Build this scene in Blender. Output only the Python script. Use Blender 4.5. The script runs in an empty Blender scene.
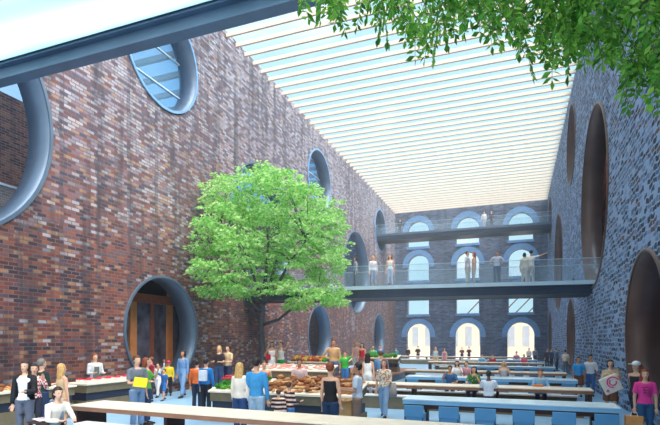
import bpy, bmesh, math, random
from mathutils import Vector, Matrix, noise
random.seed(7)
SC = bpy.context.scene
COL = SC.collection
# ------------------------------------------------------------------ camera, world, sun, exposure
YAW = math.atan(186/493.0); CS, CC = math.sin(YAW), math.cos(YAW)
FPX = 493.0; HOR = 341.0; CAMZ = 2.25
cam_d = bpy.data.cameras.new('camera'); cam = bpy.data.objects.new('camera', cam_d); COL.objects.link(cam)
cam.location = (0, 0, CAMZ); cam.rotation_euler = (math.pi/2, 0, YAW)
cam_d.sensor_width = 36; cam_d.lens = FPX/660*36; cam_d.shift_y = (HOR-212.5)/660; cam_d.clip_end = 600; cam_d.clip_start = .05
SC.camera = cam
HAZE = .0038
SC.view_settings.view_transform = 'Standard'; SC.view_settings.look = 'None'
SC.view_settings.gamma = 1; SC.view_settings.exposure = 0.0; SC.view_settings.use_curve_mapping = False

world = bpy.data.worlds.new('sky'); SC.world = world; world.use_nodes = True
wn = world.node_tree.nodes; wl = world.node_tree.links; wn.clear()
w_out = wn.new('ShaderNodeOutputWorld'); w_bg = wn.new('ShaderNodeBackground')
w_tc = wn.new('ShaderNodeTexCoord'); w_map = wn.new('ShaderNodeMapping'); w_map.inputs['Scale'].default_value = (1.0, 1.6, 1.0)
w_map.inputs['Location'].default_value = (.35, .1, .2)
w_no = wn.new('ShaderNodeTexNoise'); w_no.inputs['Scale'].default_value = 1.7; w_no.inputs['Detail'].default_value = 4
w_cr = wn.new('ShaderNodeValToRGB'); w_cr.color_ramp.elements[0].position = .50; w_cr.color_ramp.elements[1].position = .60
w_cr.color_ramp.elements[0].color = (.27, .43, .50, 1); w_cr.color_ramp.elements[1].color = (.60, .62, .63, 1)
wl.new(w_tc.outputs['Generated'], w_map.inputs[0]); wl.new(w_map.outputs[0], w_no.inputs['Vector'])
wl.new(w_no.outputs['Fac'], w_cr.inputs[0]); wl.new(w_cr.outputs[0], w_bg.inputs[0])
w_bg.inputs[1].default_value = 2.2; wl.new(w_bg.outputs[0], w_out.inputs[0])

sun_d = bpy.data.lights.new('sun', 'SUN'); sun = bpy.data.objects.new('sun', sun_d); COL.objects.link(sun)
sun_d.energy = 11.0; sun_d.angle = math.radians(70); sun_d.color = (1.0, .95, .88)
sun.rotation_euler = Vector((-.62, .18, -1.0)).to_track_quat('-Z', 'Y').to_euler()

# ------------------------------------------------------------------ coordinates helpers
def ray(u, v):
    x = (u-330)/FPX
    return (-CS+x*CC, CC+x*CS, (HOR-v)/FPX)
def at(u, fw, z=0.0):
    """ground position seen at column u and at forward distance fw"""
    x = (u-330)/FPX
    return Vector(((-CS+x*CC)*fw, (CC+x*CS)*fw, z))
def pt(u, v, fw):
    a = ray(u, v); return Vector((a[0]*fw, a[1]*fw, CAMZ+a[2]*fw))
# ------------------------------------------------------------------ materials
MATS = {}
def lin(c):
    return tuple(((x/255)/12.92 if x/255 <= .04045 else ((x/255+.055)/1.055)**2.4) for x in c)
def mat(name, rgb, rough=.6, metal=0, var=.12, scale=6, bump=0, alpha=None, trans=0):
    """procedural material: sRGB base with soft noise variation"""
    if name in MATS: return MATS[name]
    m = bpy.data.materials.new(name); m.use_nodes = True; n = m.node_tree.nodes; l = m.node_tree.links
    b = n['Principled BSDF']; b.inputs['Roughness'].default_value = rough; b.inputs['Metallic'].default_value = metal
    c = lin(rgb)
    tc = n.new('ShaderNodeTexCoord'); no = n.new('ShaderNodeTexNoise'); no.inputs['Scale'].default_value = scale; no.inputs['Detail'].default_value = 3
    l.new(tc.outputs['Object'], no.inputs['Vector'])
    cr = n.new('ShaderNodeValToRGB'); cr.color_ramp.elements[0].position = .3; cr.color_ramp.elements[1].position = .7
    cr.color_ramp.elements[0].color = tuple(x*(1-var) for x in c)+(1,); cr.color_ramp.elements[1].color = tuple(min(1, x*(1+var)) for x in c)+(1,)
    l.new(no.outputs['Fac'], cr.inputs[0]); l.new(cr.outputs[0], b.inputs['Base Color'])
    if bump:
        bp = n.new('ShaderNodeBump'); bp.inputs['Strength'].default_value = bump; l.new(no.outputs['Fac'], bp.inputs['Height']); l.new(bp.outputs[0], b.inputs['Normal'])
    if trans:
        tr = n.new('ShaderNodeBsdfTranslucent'); mx = n.new('ShaderNodeMixShader'); mx.inputs[0].default_value = trans
        l.new(cr.outputs[0], tr.inputs[0]); l.new(b.outputs[0], mx.inputs[1]); l.new(tr.outputs[0], mx.inputs[2])
        l.new(mx.outputs[0], n['Material Output'].inputs[0])
    MATS[name] = m; return m
def glass(name, tint, clear=.85, rough=.05, tr=.5):
    if name in MATS: return MATS[name]
    m = bpy.data.materials.new(name); m.use_nodes = True; n = m.node_tree.nodes; l = m.node_tree.links; n.clear()
    o = n.new('ShaderNodeOutputMaterial'); t = n.new('ShaderNodeBsdfTransparent'); g = n.new('ShaderNodeBsdfPrincipled')
    tc = n.new('ShaderNodeTexCoord'); no = n.new('ShaderNodeTexNoise'); no.inputs['Scale'].default_value = .6
    l.new(tc.outputs['Object'], no.inputs['Vector'])
    mr = n.new('ShaderNodeMapRange'); mr.inputs['To Min'].default_value = 1-clear-.05; mr.inputs['To Max'].default_value = 1-clear+.08
    l.new(no.outputs['Fac'], mr.inputs['Value'])
    g.inputs['Base Color'].default_value = lin(tint)+(1,); g.inputs['Roughness'].default_value = rough
    t.inputs[0].default_value = tuple(1-tr*(1-x) for x in lin(tint))+(1,)
    mx = n.new('ShaderNodeMixShader'); l.new(mr.outputs[0], mx.inputs[0]); l.new(t.outputs[0], mx.inputs[1]); l.new(g.outputs[0], mx.inputs[2]); l.new(mx.outputs[0], o.inputs[0])
    MATS[name] = m; return m
def brick(name, cols, mortar, axes, bw=.40, bh=.13, msize=.014, streak=.35, pale=0.0, palec=(172, 172, 182), warp=0.0, rough=.8, bump=.5, palez=(8, 16), lowc=None):
    """brick wall laid in the plane given by axes ('YZ' or 'XZ'); every brick picks a colour of its own"""
    m = bpy.data.materials.new(name); m.use_nodes = True; n = m.node_tree.nodes; l = m.node_tree.links
    b = n['Principled BSDF']; b.inputs['Roughness'].default_value = rough
    def math_(op, a, c=None):
        q = n.new('ShaderNodeMath'); q.operation = op
        for i, x in enumerate((a, c)):
            if x is None: continue
            if isinstance(x, (int, float)): q.inputs[i].default_value = x
            else: l.new(x, q.inputs[i])
        return q.outputs[0]
    tc = n.new('ShaderNodeTexCoord'); sp = n.new('ShaderNodeSeparateXYZ'); l.new(tc.outputs['Object'], sp.inputs[0])
    H = sp.outputs['Y' if axes == 'YZ' else 'X']; Z = sp.outputs['Z']
    if warp:
        wno = n.new('ShaderNodeTexNoise'); wno.inputs['Scale'].default_value = 2.6; wno.inputs['Detail'].default_value = 2; l.new(tc.outputs['Object'], wno.inputs['Vector'])
        ws = n.new('ShaderNodeSeparateColor'); l.new(wno.outputs['Color'], ws.inputs[0])
        H = math_('ADD', H, math_('MULTIPLY', math_('SUBTRACT', ws.outputs[0], .5), warp*1.6)); Z = math_('ADD', Z, math_('MULTIPLY', math_('SUBTRACT', ws.outputs[1], .5), warp))
    row = math_('FLOOR', math_('DIVIDE', Z, bh)); off = math_('MULTIPLY', math_('MODULO', row, 2), .5)
    hx = math_('ADD', math_('DIVIDE', H, bw), off); colm = math_('FLOOR', hx)
    cb = n.new('ShaderNodeCombineXYZ'); l.new(colm, cb.inputs[0]); l.new(row, cb.inputs[1])
    wn_ = n.new('ShaderNodeTexWhiteNoise'); wn_.noise_dimensions = '3D'; l.new(cb.outputs[0], wn_.inputs['Vector'])
    cr = n.new('ShaderNodeValToRGB'); el = cr.color_ramp.elements
    for i, c in enumerate(cols):
        p = i/len(cols)
        e = el[i] if i < 2 else el.new(p)
        e.position = p; e.color = lin(c)+(1,)
    cr.color_ramp.interpolation = 'CONSTANT'
    l.new(wn_.outputs['Value'], cr.inputs[0]); colour = cr.outputs[0]
    def mixc(f, a, c, t='MIX'):
        q = n.new('ShaderNodeMix'); q.data_type = 'RGBA'; q.blend_type = t
        if isinstance(f, (int, float)): q.inputs[0].default_value = f
        else: l.new(f, q.inputs[0])
        for i, x in ((6, a), (7, c)):
            if isinstance(x, tuple): q.inputs[i].default_value = x+(1,)
            else: l.new(x, q.inputs[i])
        return q.outputs[2]
    if pale:      # pale, greyed bricks in patches, denser high up; palette turns cool grey upwards
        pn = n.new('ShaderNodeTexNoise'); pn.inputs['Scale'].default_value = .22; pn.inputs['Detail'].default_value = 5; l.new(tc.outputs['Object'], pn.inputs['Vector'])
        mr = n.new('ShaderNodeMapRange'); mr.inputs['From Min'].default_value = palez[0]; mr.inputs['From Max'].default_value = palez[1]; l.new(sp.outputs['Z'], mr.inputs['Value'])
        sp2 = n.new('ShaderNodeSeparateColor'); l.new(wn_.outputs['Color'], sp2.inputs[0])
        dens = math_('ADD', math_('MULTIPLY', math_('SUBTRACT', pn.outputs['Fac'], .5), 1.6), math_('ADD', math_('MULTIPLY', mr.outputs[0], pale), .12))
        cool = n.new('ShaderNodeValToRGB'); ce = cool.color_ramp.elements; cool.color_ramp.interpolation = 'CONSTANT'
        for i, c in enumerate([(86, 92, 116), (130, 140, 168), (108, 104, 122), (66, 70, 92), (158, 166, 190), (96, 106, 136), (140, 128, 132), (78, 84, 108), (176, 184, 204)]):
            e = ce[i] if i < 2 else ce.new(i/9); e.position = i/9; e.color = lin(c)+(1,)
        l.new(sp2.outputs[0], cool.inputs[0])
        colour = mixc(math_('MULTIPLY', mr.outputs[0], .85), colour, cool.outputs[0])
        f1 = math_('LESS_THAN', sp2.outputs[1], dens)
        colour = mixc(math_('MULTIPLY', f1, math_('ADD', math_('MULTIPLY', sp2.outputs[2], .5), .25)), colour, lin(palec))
    fx = math_('FRACT', hx); fz = math_('FRACT', math_('DIVIDE', Z, bh))
    ex = math_('MULTIPLY', math_('MINIMUM', fx, math_('SUBTRACT', 1, fx)), bw); ez = math_('MULTIPLY', math_('MINIMUM', fz, math_('SUBTRACT', 1, fz)), bh)
    isb = math_('GREATER_THAN', math_('MINIMUM', ex, ez), msize)
    colour = mixc(isb, lin(mortar), colour)
    if streak:    # rain-washed soot streaks running down the wall
        mp = n.new('ShaderNodeMapping'); mp.inputs['Scale'].default_value = (1.5, 1.5, .12); l.new(tc.outputs['Object'], mp.inputs[0])
        sn = n.new('ShaderNodeTexNoise'); sn.inputs['Scale'].default_value = 1.3; sn.inputs['Detail'].default_value = 4; l.new(mp.outputs[0], sn.inputs['Vector'])
        r2 = n.new('ShaderNodeMapRange'); r2.inputs['From Min'].default_value = .5; r2.inputs['From Max'].default_value = .66; r2.inputs['To Max'].default_value = streak
        l.new(sn.outputs['Fac'], r2.inputs['Value']); colour = mixc(r2.outputs[0], colour, lin((38, 42, 55)))
    if streak > .5:   # soot-dark vertical joints at regular spacing, broken by noise
        w2 = n.new('ShaderNodeTexNoise'); w2.inputs['Scale'].default_value = .9; l.new(tc.outputs['Object'], w2.inputs['Vector'])
        hh = math_('FRACT', math_('DIVIDE', math_('ADD', H, math_('MULTIPLY', w2.outputs['Fac'], .5)), 1.55))
        band = math_('MULTIPLY', math_('LESS_THAN', hh, .13), math_('MULTIPLY', w2.outputs['Fac'], .8))
        colour = mixc(band, colour, lin((52, 54, 68)))
    l.new(colour, b.inputs['Base Color'])
    bp = n.new('ShaderNodeBump'); bp.inputs['Strength'].default_value = bump; bp.inputs['Distance'].default_value = .03
    l.new(math_('ADD', isb, math_('MULTIPLY', wn_.outputs['Value'], .6)), bp.inputs['Height']); l.new(bp.outputs[0], b.inputs['Normal'])
    return m

# ------------------------------------------------------------------ mesh helpers
def finish(o, label=None, cat=None, group=None, kind=None):
    if label: o['label'] = label
    if cat: o['category'] = cat
    if group: o['group'] = group
    if kind: o['kind'] = kind
    return o
def obj(name, bm, material, parent=None, smooth=False, loc=None):
    me = bpy.data.meshes.new(name)
    if isinstance(bm, bpy.types.Mesh): me = bm
    else:
        bmesh.ops.recalc_face_normals(bm, faces=bm.faces); bm.to_mesh(me); bm.free()
    if material and not me.materials: me.materials.append(material)
    if smooth:
        for p in me.polygons: p.use_smooth = True
    o = bpy.data.objects.new(name, me); COL.objects.link(o)
    if parent: o.parent = parent
    if loc is not None: o.location = loc
    return o
def empty(name, loc=(0, 0, 0), rz=0, **k):
    o = bpy.data.objects.new(name, None); COL.objects.link(o); o.location = loc; o.rotation_euler = (0, 0, rz); o.empty_display_size = .1
    return finish(o, **k)
def box(bm, x0, x1, y0, y1, z0, z1, bev=0):
    g = bmesh.ops.create_cube(bm, size=1, matrix=Matrix.Translation(((x0+x1)/2, (y0+y1)/2, (z0+z1)/2)) @ Matrix.Diagonal((x1-x0, y1-y0, z1-z0, 1)))
    if bev:
        es = list({e for v in g['verts'] for e in v.link_edges})
        bmesh.ops.bevel(bm, geom=es, offset=bev, segments=2, affect='EDGES', profile=.6)
    return bm
def B(*a, bev=0):
    bm = bmesh.new(); return box(bm, *a, bev=bev)
def loft(bm, rings):
    """rings: lists of points; closed with caps"""
    vs = [[bm.verts.new(p) for p in r] for r in rings]; n = len(vs[0])
    for a, b in zip(vs, vs[1:]):
        for i in range(n): bm.faces.new((a[i], a[(i+1) % n], b[(i+1) % n], b[i]))
    bm.faces.new(vs[0][::-1]); bm.faces.new(vs[-1])
    return bm
def tube(bm, pts, rad, seg=10, flat=1.0):
    """tapered limb through pts; rad per point"""
    P = [Vector(p) for p in pts]; rings = []
    d0 = (P[1]-P[0]).normalized(); ref = Vector((1, 0, 0)) if abs(d0.x) < .8 else Vector((0, 1, 0))
    prev = ref
    for i, p in enumerate(P):
        d = (P[min(i+1, len(P)-1)]-P[max(i-1, 0)]).normalized()
        a = (prev-d*prev.dot(d)).normalized(); b = d.cross(a); prev = a
        r = rad[i]
        rings.append([p+a*math.cos(2*math.pi*k/seg)*r+b*math.sin(2*math.pi*k/seg)*r*flat for k in range(seg)])
    return loft(bm, rings)
def stack(bm, levels, seg=16):
    """horizontal ellipses: (cx, cy, z, rx, ry)"""
    return loft(bm, [[(cx+rx*math.cos(2*math.pi*k/seg), cy+ry*math.sin(2*math.pi*k/seg), z) for k in range(seg)] for cx, cy, z, rx, ry in levels])
def ball(bm, c, r, seg=14, rings=10, mtx=None):
    m = Matrix.Translation(c) @ (mtx or Matrix()) @ Matrix.Diagonal((r[0], r[1], r[2], 1))
    bmesh.ops.create_uvsphere(bm, u_segments=seg, v_segments=rings, radius=1, matrix=m); return bm
def remesh(bm, vox, smooth=2):
    me = bpy.data.meshes.new('t'); bmesh.ops.recalc_face_normals(bm, faces=bm.faces); bm.to_mesh(me); bm.free()
    o = bpy.data.objects.new('t', me); COL.objects.link(o)
    md = o.modifiers.new('r', 'REMESH'); md.mode = 'VOXEL'; md.voxel_size = vox; md.use_smooth_shade = True
    if smooth:
        s = o.modifiers.new('s', 'SMOOTH'); s.iterations = smooth; s.factor = .5
    dg = bpy.context.evaluated_depsgraph_get(); out = bpy.data.meshes.new_from_object(o.evaluated_get(dg))
    bpy.data.objects.remove(o); bpy.data.meshes.remove(me)
    return out
def clone(o, parent=None):
    c = o.copy(); COL.objects.link(c); c.parent = parent
    for ch in list(o.children): clone(ch, c)
    return c
def copy_at(root, loc, rz=None, label=None, group=None, scale=None):
    c = clone(root); c.location = loc
    if rz is not None: c.rotation_euler = (0, 0, rz)
    if label: c['label'] = label
    if group: c['group'] = group
    if scale: c.scale = (scale,)*3 if isinstance(scale, (int, float)) else scale
    return c
def circ(cx, cz, r, n=64): return [(cx+r*math.cos(2*math.pi*i/n), cz+r*math.sin(2*math.pi*i/n)) for i in range(n)]
def archpts(cx, z0, z1, hw, n=24):
    """arched opening, z1 = crown"""
    zc = z1-hw
    return [(cx-hw, z0), (cx+hw, z0)]+[(cx+hw*math.cos(math.pi*i/n), zc+hw*math.sin(math.pi*i/n)) for i in range(n+1)]
def plate(outer, holes, th):
    """flat plate with holes, in XY, thickness th centred on z=0, as a mesh"""
    cu = bpy.data.curves.new('c', 'CURVE'); cu.dimensions = '2D'; cu.fill_mode = 'BOTH'; cu.extrude = th/2
    for pts in [outer]+holes:
        sp = cu.splines.new('POLY'); sp.points.add(len(pts)-1)
        for p, q in zip(sp.points, pts): p.co = (q[0], q[1], 0, 1)
        sp.use_cyclic_u = True
    o = bpy.data.objects.new('c', cu); COL.objects.link(o)
    dg = bpy.context.evaluated_depsgraph_get(); me = bpy.data.meshes.new_from_object(o.evaluated_get(dg))
    bpy.data.objects.remove(o); bpy.data.curves.remove(cu); me.materials.clear()
    return me
TO_YZ = Matrix(((0, 0, 1, 0), (1, 0, 0, 0), (0, 1, 0, 0), (0, 0, 0, 1)))     # plate x->Y, y->Z, z->X
TO_XZ = Matrix(((1, 0, 0, 0), (0, 0, 1, 0), (0, 1, 0, 0), (0, 0, 0, 1)))
def annulus(bm, c, r0, r1, x0, x1, axis='X', n=72, a0=0, a1=2*math.pi):
    """ring between radii r0<r1 extruded x0..x1 along axis, centre c=(h,z)"""
    full = abs(a1-a0-2*math.pi) < 1e-4; k = n if full else n+1; V = []
    for i in range(k):
        a = a0+(a1-a0)*i/n; ca, sa = math.cos(a), math.sin(a)
        q = []
        for r, x in ((r0, x0), (r1, x0), (r1, x1), (r0, x1)):
            h, z = c[0]+r*ca, c[1]+r*sa
            q.append(bm.verts.new((x, h, z) if axis == 'X' else (h, x, z)))
        V.append(q)
    for i in range(n):
        a, b = V[i], V[(i+1) % k]
        for j in range(4): bm.faces.new((a[j], a[(j+1) % 4], b[(j+1) % 4], b[j]))
    if not full: bm.faces.new(V[0]); bm.faces.new(V[-1][::-1])
    return bm
# ------------------------------------------------------------------ palette of surfaces
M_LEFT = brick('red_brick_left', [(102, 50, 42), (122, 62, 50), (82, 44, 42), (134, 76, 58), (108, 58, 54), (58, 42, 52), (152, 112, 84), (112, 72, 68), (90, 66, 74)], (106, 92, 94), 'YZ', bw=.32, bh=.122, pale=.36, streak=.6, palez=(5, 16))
M_RIGHT = brick('dark_brick_right', [(62, 70, 94), (94, 106, 134), (38, 40, 54), (118, 132, 160), (104, 76, 78), (78, 100, 136), (150, 170, 204), (44, 48, 66), (132, 150, 182), (156, 172, 200), (110, 124, 152)], (150, 178, 214), 'YZ', bw=.40, bh=.17, msize=.022, streak=.08, warp=.22, bump=.9)
M_BACK = brick('dark_brick_back', [(66, 74, 98), (88, 98, 124), (54, 60, 80), (104, 114, 138), (90, 84, 100), (80, 96, 124)], (120, 138, 166), 'XZ', bw=.5, bh=.17, streak=.4)
M_FARL = brick('red_brick_side', [(98, 56, 48), (118, 66, 54), (84, 48, 44), (130, 80, 62)], (120, 106, 100), 'YZ', bw=.42, bh=.135, streak=.3)
M_STEEL = mat('blue_grey_steel', (98, 116, 138), .45, .35, .1, 1.5)
M_STEELR = mat('bronze_brown_steel', (104, 78, 72), .4, .3, .15, 1.2)
M_DARK = mat('dark_steel', (48, 62, 84), .4, .3, .1, 2)
M_BLACK = mat('black_steel', (20, 24, 32), .5, .2, .1, 2)
M_EDGE = mat('pale_blue_edge', (188, 212, 228), .4, 0, .05, 2)
M_WHITEL = mat('cream_painted_beam', (236, 222, 206), .6, 0, .04, 3)
M_ARCH = mat('pale_blue_arch_stone', (112, 156, 204), .7, 0, .12, 3, .2)
M_FLOOR = mat('pale_blue_floor', (150, 190, 222), .32, 0, .12, .7)
M_WOODTOP = mat('pale_timber_top', (246, 230, 208), .45, 0, .08, 3)
M_WOODEDGE = mat('brown_timber_edge', (150, 108, 84), .5, 0, .15, 3)
M_BROWN = mat('dark_brown_panel', (64, 34, 28), .5, 0, .15, 3)
M_BLUETOP = mat('sky_blue_lacquer', (222, 242, 252), .25, 0, .05, 2)
M_BLUE = mat('blue_lacquer', (84, 146, 190), .4, 0, .08, 3)
M_BLUEEDGE = mat('light_blue_edge', (146, 200, 236), .3, 0, .05, 2)
M_WHITE = mat('white_top', (236, 232, 228), .4, 0, .04, 3)
M_OLIVE = mat('olive_panel', (122, 108, 84), .6, 0, .15, 4)
M_NAVY = mat('dark_blue_band', (44, 52, 70), .4, 0, .1, 3)
M_TIMBER = mat('orange_timber', (226, 144, 88), .5, 0, .15, 2)
M_GLASS = glass('clear_blue_glass', (150, 205, 240), .86, tr=.3)
M_RAIL = glass('balustrade_glass', (206, 232, 248), .95, tr=.10)
M_DGLASS = mat('dark_shop_glass', (104, 100, 116), .15, .1, .6, 1.6)  # strong noise paints lighter reflection patches into the glass colour
M_BUILD = mat('pale_facade', (226, 206, 186), .8, 0, .06, .5)
M_BWIN = mat('facade_window', (170, 178, 190), .2, 0, .1, 1)
M_BARK = mat('bark', (72, 74, 84), .9, 0, .25, 9, .4)
M_BARK2 = mat('brown_bark', (70, 48, 34), .9, 0, .25, 9, .4)

XL, XR, YB, ZC = -14.2, 3.34, 60.9, 18.15
TH = .9
# ------------------------------------------------------------------ setting
o = obj('floor', B(-27, 14, -8, 62, -.2, 0), M_FLOOR); finish(o, kind='structure')
gl = empty('ground', (0, 0, 0)); gl['kind'] = 'structure'
obj('ground_surface', B(-70, 60, 62, 130, -.35, -.1), mat('pale_paving', (214, 206, 198), .8, 0, .08, .4), gl)
SMALL, LARGE = 2.33, 3.85
left_open = [(8.0, 8.9, LARGE), (17.35, 14.6, SMALL), (17.35, 2.7, SMALL), (26.2, 8.9, LARGE), (35.35, 14.6, SMALL), (35.35, 2.7, SMALL), (44.9, 8.8, LARGE), (53.6, 14.6, SMALL), (53.0, 2.9, SMALL)]
right_open = [(7.0, 8.9, LARGE), (15.9, 14.6, SMALL), (15.9, 2.45, SMALL), (25.6, 8.8, 4.1), (35.3, 14.9, 2.5), (35.4, 2.7, SMALL), (45.6, 8.9, 4.0), (56.2, 15.0, 2.3), (56.2, 2.9, 2.4)]
def side_wall(name, x0, opens, m):
    me = plate([(-2, 0), (YB+.8, 0), (YB+.8, ZC+.35), (-2, ZC+.35)], [circ(y, z, r) for y, z, r in opens], TH)
    me.transform(Matrix.Translation((x0, 0, 0)) @ TO_YZ)
    return finish(obj(name, me, m), kind='structure')
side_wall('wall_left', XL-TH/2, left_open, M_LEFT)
side_wall('wall_right', XR+TH/2, right_open, M_RIGHT)
wn_i = 0
for side, opens, mm in ((-1, left_open, M_STEEL), (1, right_open, M_STEELR)):
    for y, z, r in opens:
        wn_i += 1
        w = empty('window_%d' % wn_i, (XL if side < 0 else XR, y, z)); w['kind'] = 'structure'
        xi = (-.94, .06) if side < 0 else (-.06, .94)
        obj('reveal_lining', annulus(bmesh.new(), (0, 0), r-.07, r+.02, xi[0], xi[1]), mm, w, True)
        rim = annulus(bmesh.new(), (0, 0), r-.075, r+.03, (.02 if side < 0 else -.05), (.07 if side < 0 else -.02)) if side < 0 else annulus(bmesh.new(), (0, 0), r-.072, r+.015, -.045, -.02)
        obj('rim', rim, M_ARCH if side < 0 and z > 12 else mm, w, False)
        if side < 0 and z > 12:
            obj('glass_pane', annulus(bmesh.new(), (0, 0), .01, r-.07, -.86, -.84), M_GLASS, w)
            bb = bmesh.new()
            for dz in (-.8, .8):
                hw = math.sqrt((r-.07)**2-dz*dz); box(bb, -.9, -.8, -hw, hw, dz-.03, dz+.03)
            obj('glazing_bar', bb, M_EDGE, w)
        me = w
        for ch in w.children:
            if ch.name.startswith('reveal'):
                for p in ch.data.polygons: p.use_smooth = True
# back wall
cols = [-11.32, -5.42, .52]
rows = [(0.0, 4.4, 1.45), (5.55, 8.75, 1.31), (9.75, 12.9, 1.31), (13.9, 17.1, 1.31)]
holes = [archpts(x, z0 if z0 > 0 else .02, z1, hw) for x in cols for z0, z1, hw in rows]
me = plate([(XL-.5, 0), (XR+.5, 0), (XR+.5, ZC+.3), (XL-.5, ZC+.3)], holes, .8)
me.transform(Matrix.Translation((0, YB+.4, 0)) @ TO_XZ)
finish(obj('wall_back', me, M_BACK), kind='structure')
for x in cols:
    for k, (z0, z1, hw) in enumerate(rows):
        wn_i += 1
        w = empty('window_%d' % wn_i, (x, YB, z1-hw)); w['kind'] = 'structure'
        obj('arch_trim', annulus(bmesh.new(), (0, 0), hw, hw+.62, -.12, .1, 'Y', 36, -.12, math.pi+.12), M_ARCH, w)
        if k: obj('sill', B(-hw-.12, hw+.12, -.14, .5, z0-(z1-hw)-.3, z0-(z1-hw)), M_ARCH, w)
# side halls: far walls, ends
for nm, xx in (('wall_left_hall', -25.0), ('wall_right_hall', 9.4)):
    finish(obj(nm, B(xx, xx+.4, -2, 62, 0, 15.0 if xx < 0 else 18.4), M_FARL), kind='structure')
for nm, x0, x1 in (('wall_left_hall_end', -24.6, XL-TH-.01), ('wall_right_hall_end', XR+TH+.01, 9.4)):
    finish(obj(nm, B(x0, x1, 61.0, 61.6, 0, 18.4), M_BACK), kind='structure')
cl = empty('window_90', (-24.8, 30, 15)); cl['kind'] = 'structure'
obj('clerestory_glass', B(-.03, .03, -30, 31, 0, 3.2), glass('blue_roof_glass', (120, 190, 232), .9), cl)
for i in range(22): obj('clerestory_mullion', B(-.08, .08, -30+i*2.9, -29.85+i*2.9, 0, 3.2), M_STEEL, cl)
obj('clerestory_rail', B(-.1, .1, -30, 31, 1.5, 1.62), M_STEEL, cl)
# skylight side roofs seen through the round openings
for nm, x0, x1 in (('ceiling_left_hall', -25.0, XL-TH), ('ceiling_right_hall', XR+TH, 9.8)):
    r = empty(nm); r['kind'] = 'structure'
    for i in range(33):
        y = 3+i*1.8
        obj('louvre_beam', B(x0, x1, y, y+.22, ZC+.1, ZC+.4), mat('taupe_beam', (150, 126, 118), .6), r)
M_SKY = glass('blue_roof_glass', (120, 190, 232), .9)
for nm, x0, x1 in (('skylight_left_hall', -25.0, XL-TH), ('skylight_right_hall', XR+TH, 9.8)):
    finish(obj(nm, B(x0, x1, 2, 61, ZC+.52, ZC+.54), M_SKY), kind='structure')
hz = obj('hall_haze', B(XL-.02, XR+.02, 12, YB+.02, .02, ZC-.05), None); finish(hz, kind='structure')
hm = bpy.data.materials.new('thin_haze'); hm.use_nodes = True; hn = hm.node_tree.nodes; hn.clear(); ho = hn.new('ShaderNodeOutputMaterial'); hv = hn.new('ShaderNodeVolumePrincipled')
hv.inputs['Color'].default_value = (.80, .90, 1, 1); hv.inputs['Density'].default_value = HAZE; hv.inputs['Anisotropy'].default_value = .2
hm.node_tree.links.new(hv.outputs[0], ho.inputs['Volume']); hz.data.materials.append(hm)
# roof beams of the main hall
y = 12.0; rb = None; n = 0
while y < YB:
    if rb is None:
        rb = obj('roof_beam', B(XL+.02, XR-.02, -.035, .035, -.10, .10), M_WHITEL)
        obj('soffit_strip', B(XL+.02, XR-.02, -.04, .04, -.125, -.10), mat('tan_timber_soffit', (196, 160, 130), .6), rb)
        finish(rb, 'cream roof beam with tan underside spanning the glazed roof between the brick walls', 'roof beam', 'parallel beams under the glass roof'); rb.location = (0, y, ZC+.1)
    else: copy_at(rb, (0, y, ZC+.1))
    y += .93
# ------------------------------------------------------------------ high glazed canopy at upper left
cz = 9.0
def canopy():
    r = empty('glazed_canopy', (0, 9.0, cz), label='steel framed frosted glass canopy crossing high at the upper left', cat='canopy')
    for yy, nm in ((0, 'edge_beam'), (-2.35, 'edge_beam')):
        bm = bmesh.new(); box(bm, XL+.03, XR-.03, yy-.02, yy+.02, 0, .36); box(bm, XL+.03, XR-.03, yy-.16, yy+.16, -.03, .02); box(bm, XL+.03, XR-.03, yy-.16, yy+.16, .34, .39)
        e = obj(nm, bm, M_STEEL, r); obj('cap_strip', B(XL+.03, XR-.03, yy-.2, yy+.18, .39, .47), M_DARK, e)
    obj('glass_panel', B(XL+.04, XR-.04, -2.33, -.05, .40, .43), M_FROST, r)
    return r
def frost():
    m = bpy.data.materials.new('frosted_glass'); m.use_nodes = True; n = m.node_tree.nodes; l = m.node_tree.links; n.clear()
    o = n.new('ShaderNodeOutputMaterial'); a = n.new('ShaderNodeBsdfTranslucent'); t = n.new('ShaderNodeBsdfTransparent'); mx = n.new('ShaderNodeMixShader')
    tc = n.new('ShaderNodeTexCoord'); wv = n.new('ShaderNodeTexWave'); wv.bands_direction = 'Y'; wv.inputs['Scale'].default_value = .22; wv.inputs['Distortion'].default_value = 1.5
    l.new(tc.outputs['Object'], wv.inputs['Vector'])
    cr = n.new('ShaderNodeValToRGB'); cr.color_ramp.elements[0].color = (.46, .66, .72, 1); cr.color_ramp.elements[1].color = (.66, .73, .75, 1)
    l.new(wv.outputs['Fac'], cr.inputs[0]); l.new(cr.outputs[0], a.inputs[0]); l.new(cr.outputs[0], t.inputs[0])
    mx.inputs[0].default_value = .93; l.new(t.outputs[0], mx.inputs[1]); l.new(a.outputs[0], mx.inputs[2]); l.new(mx.outputs[0], o.inputs[0]); return m
M_FROST = frost()
canopy()
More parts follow.
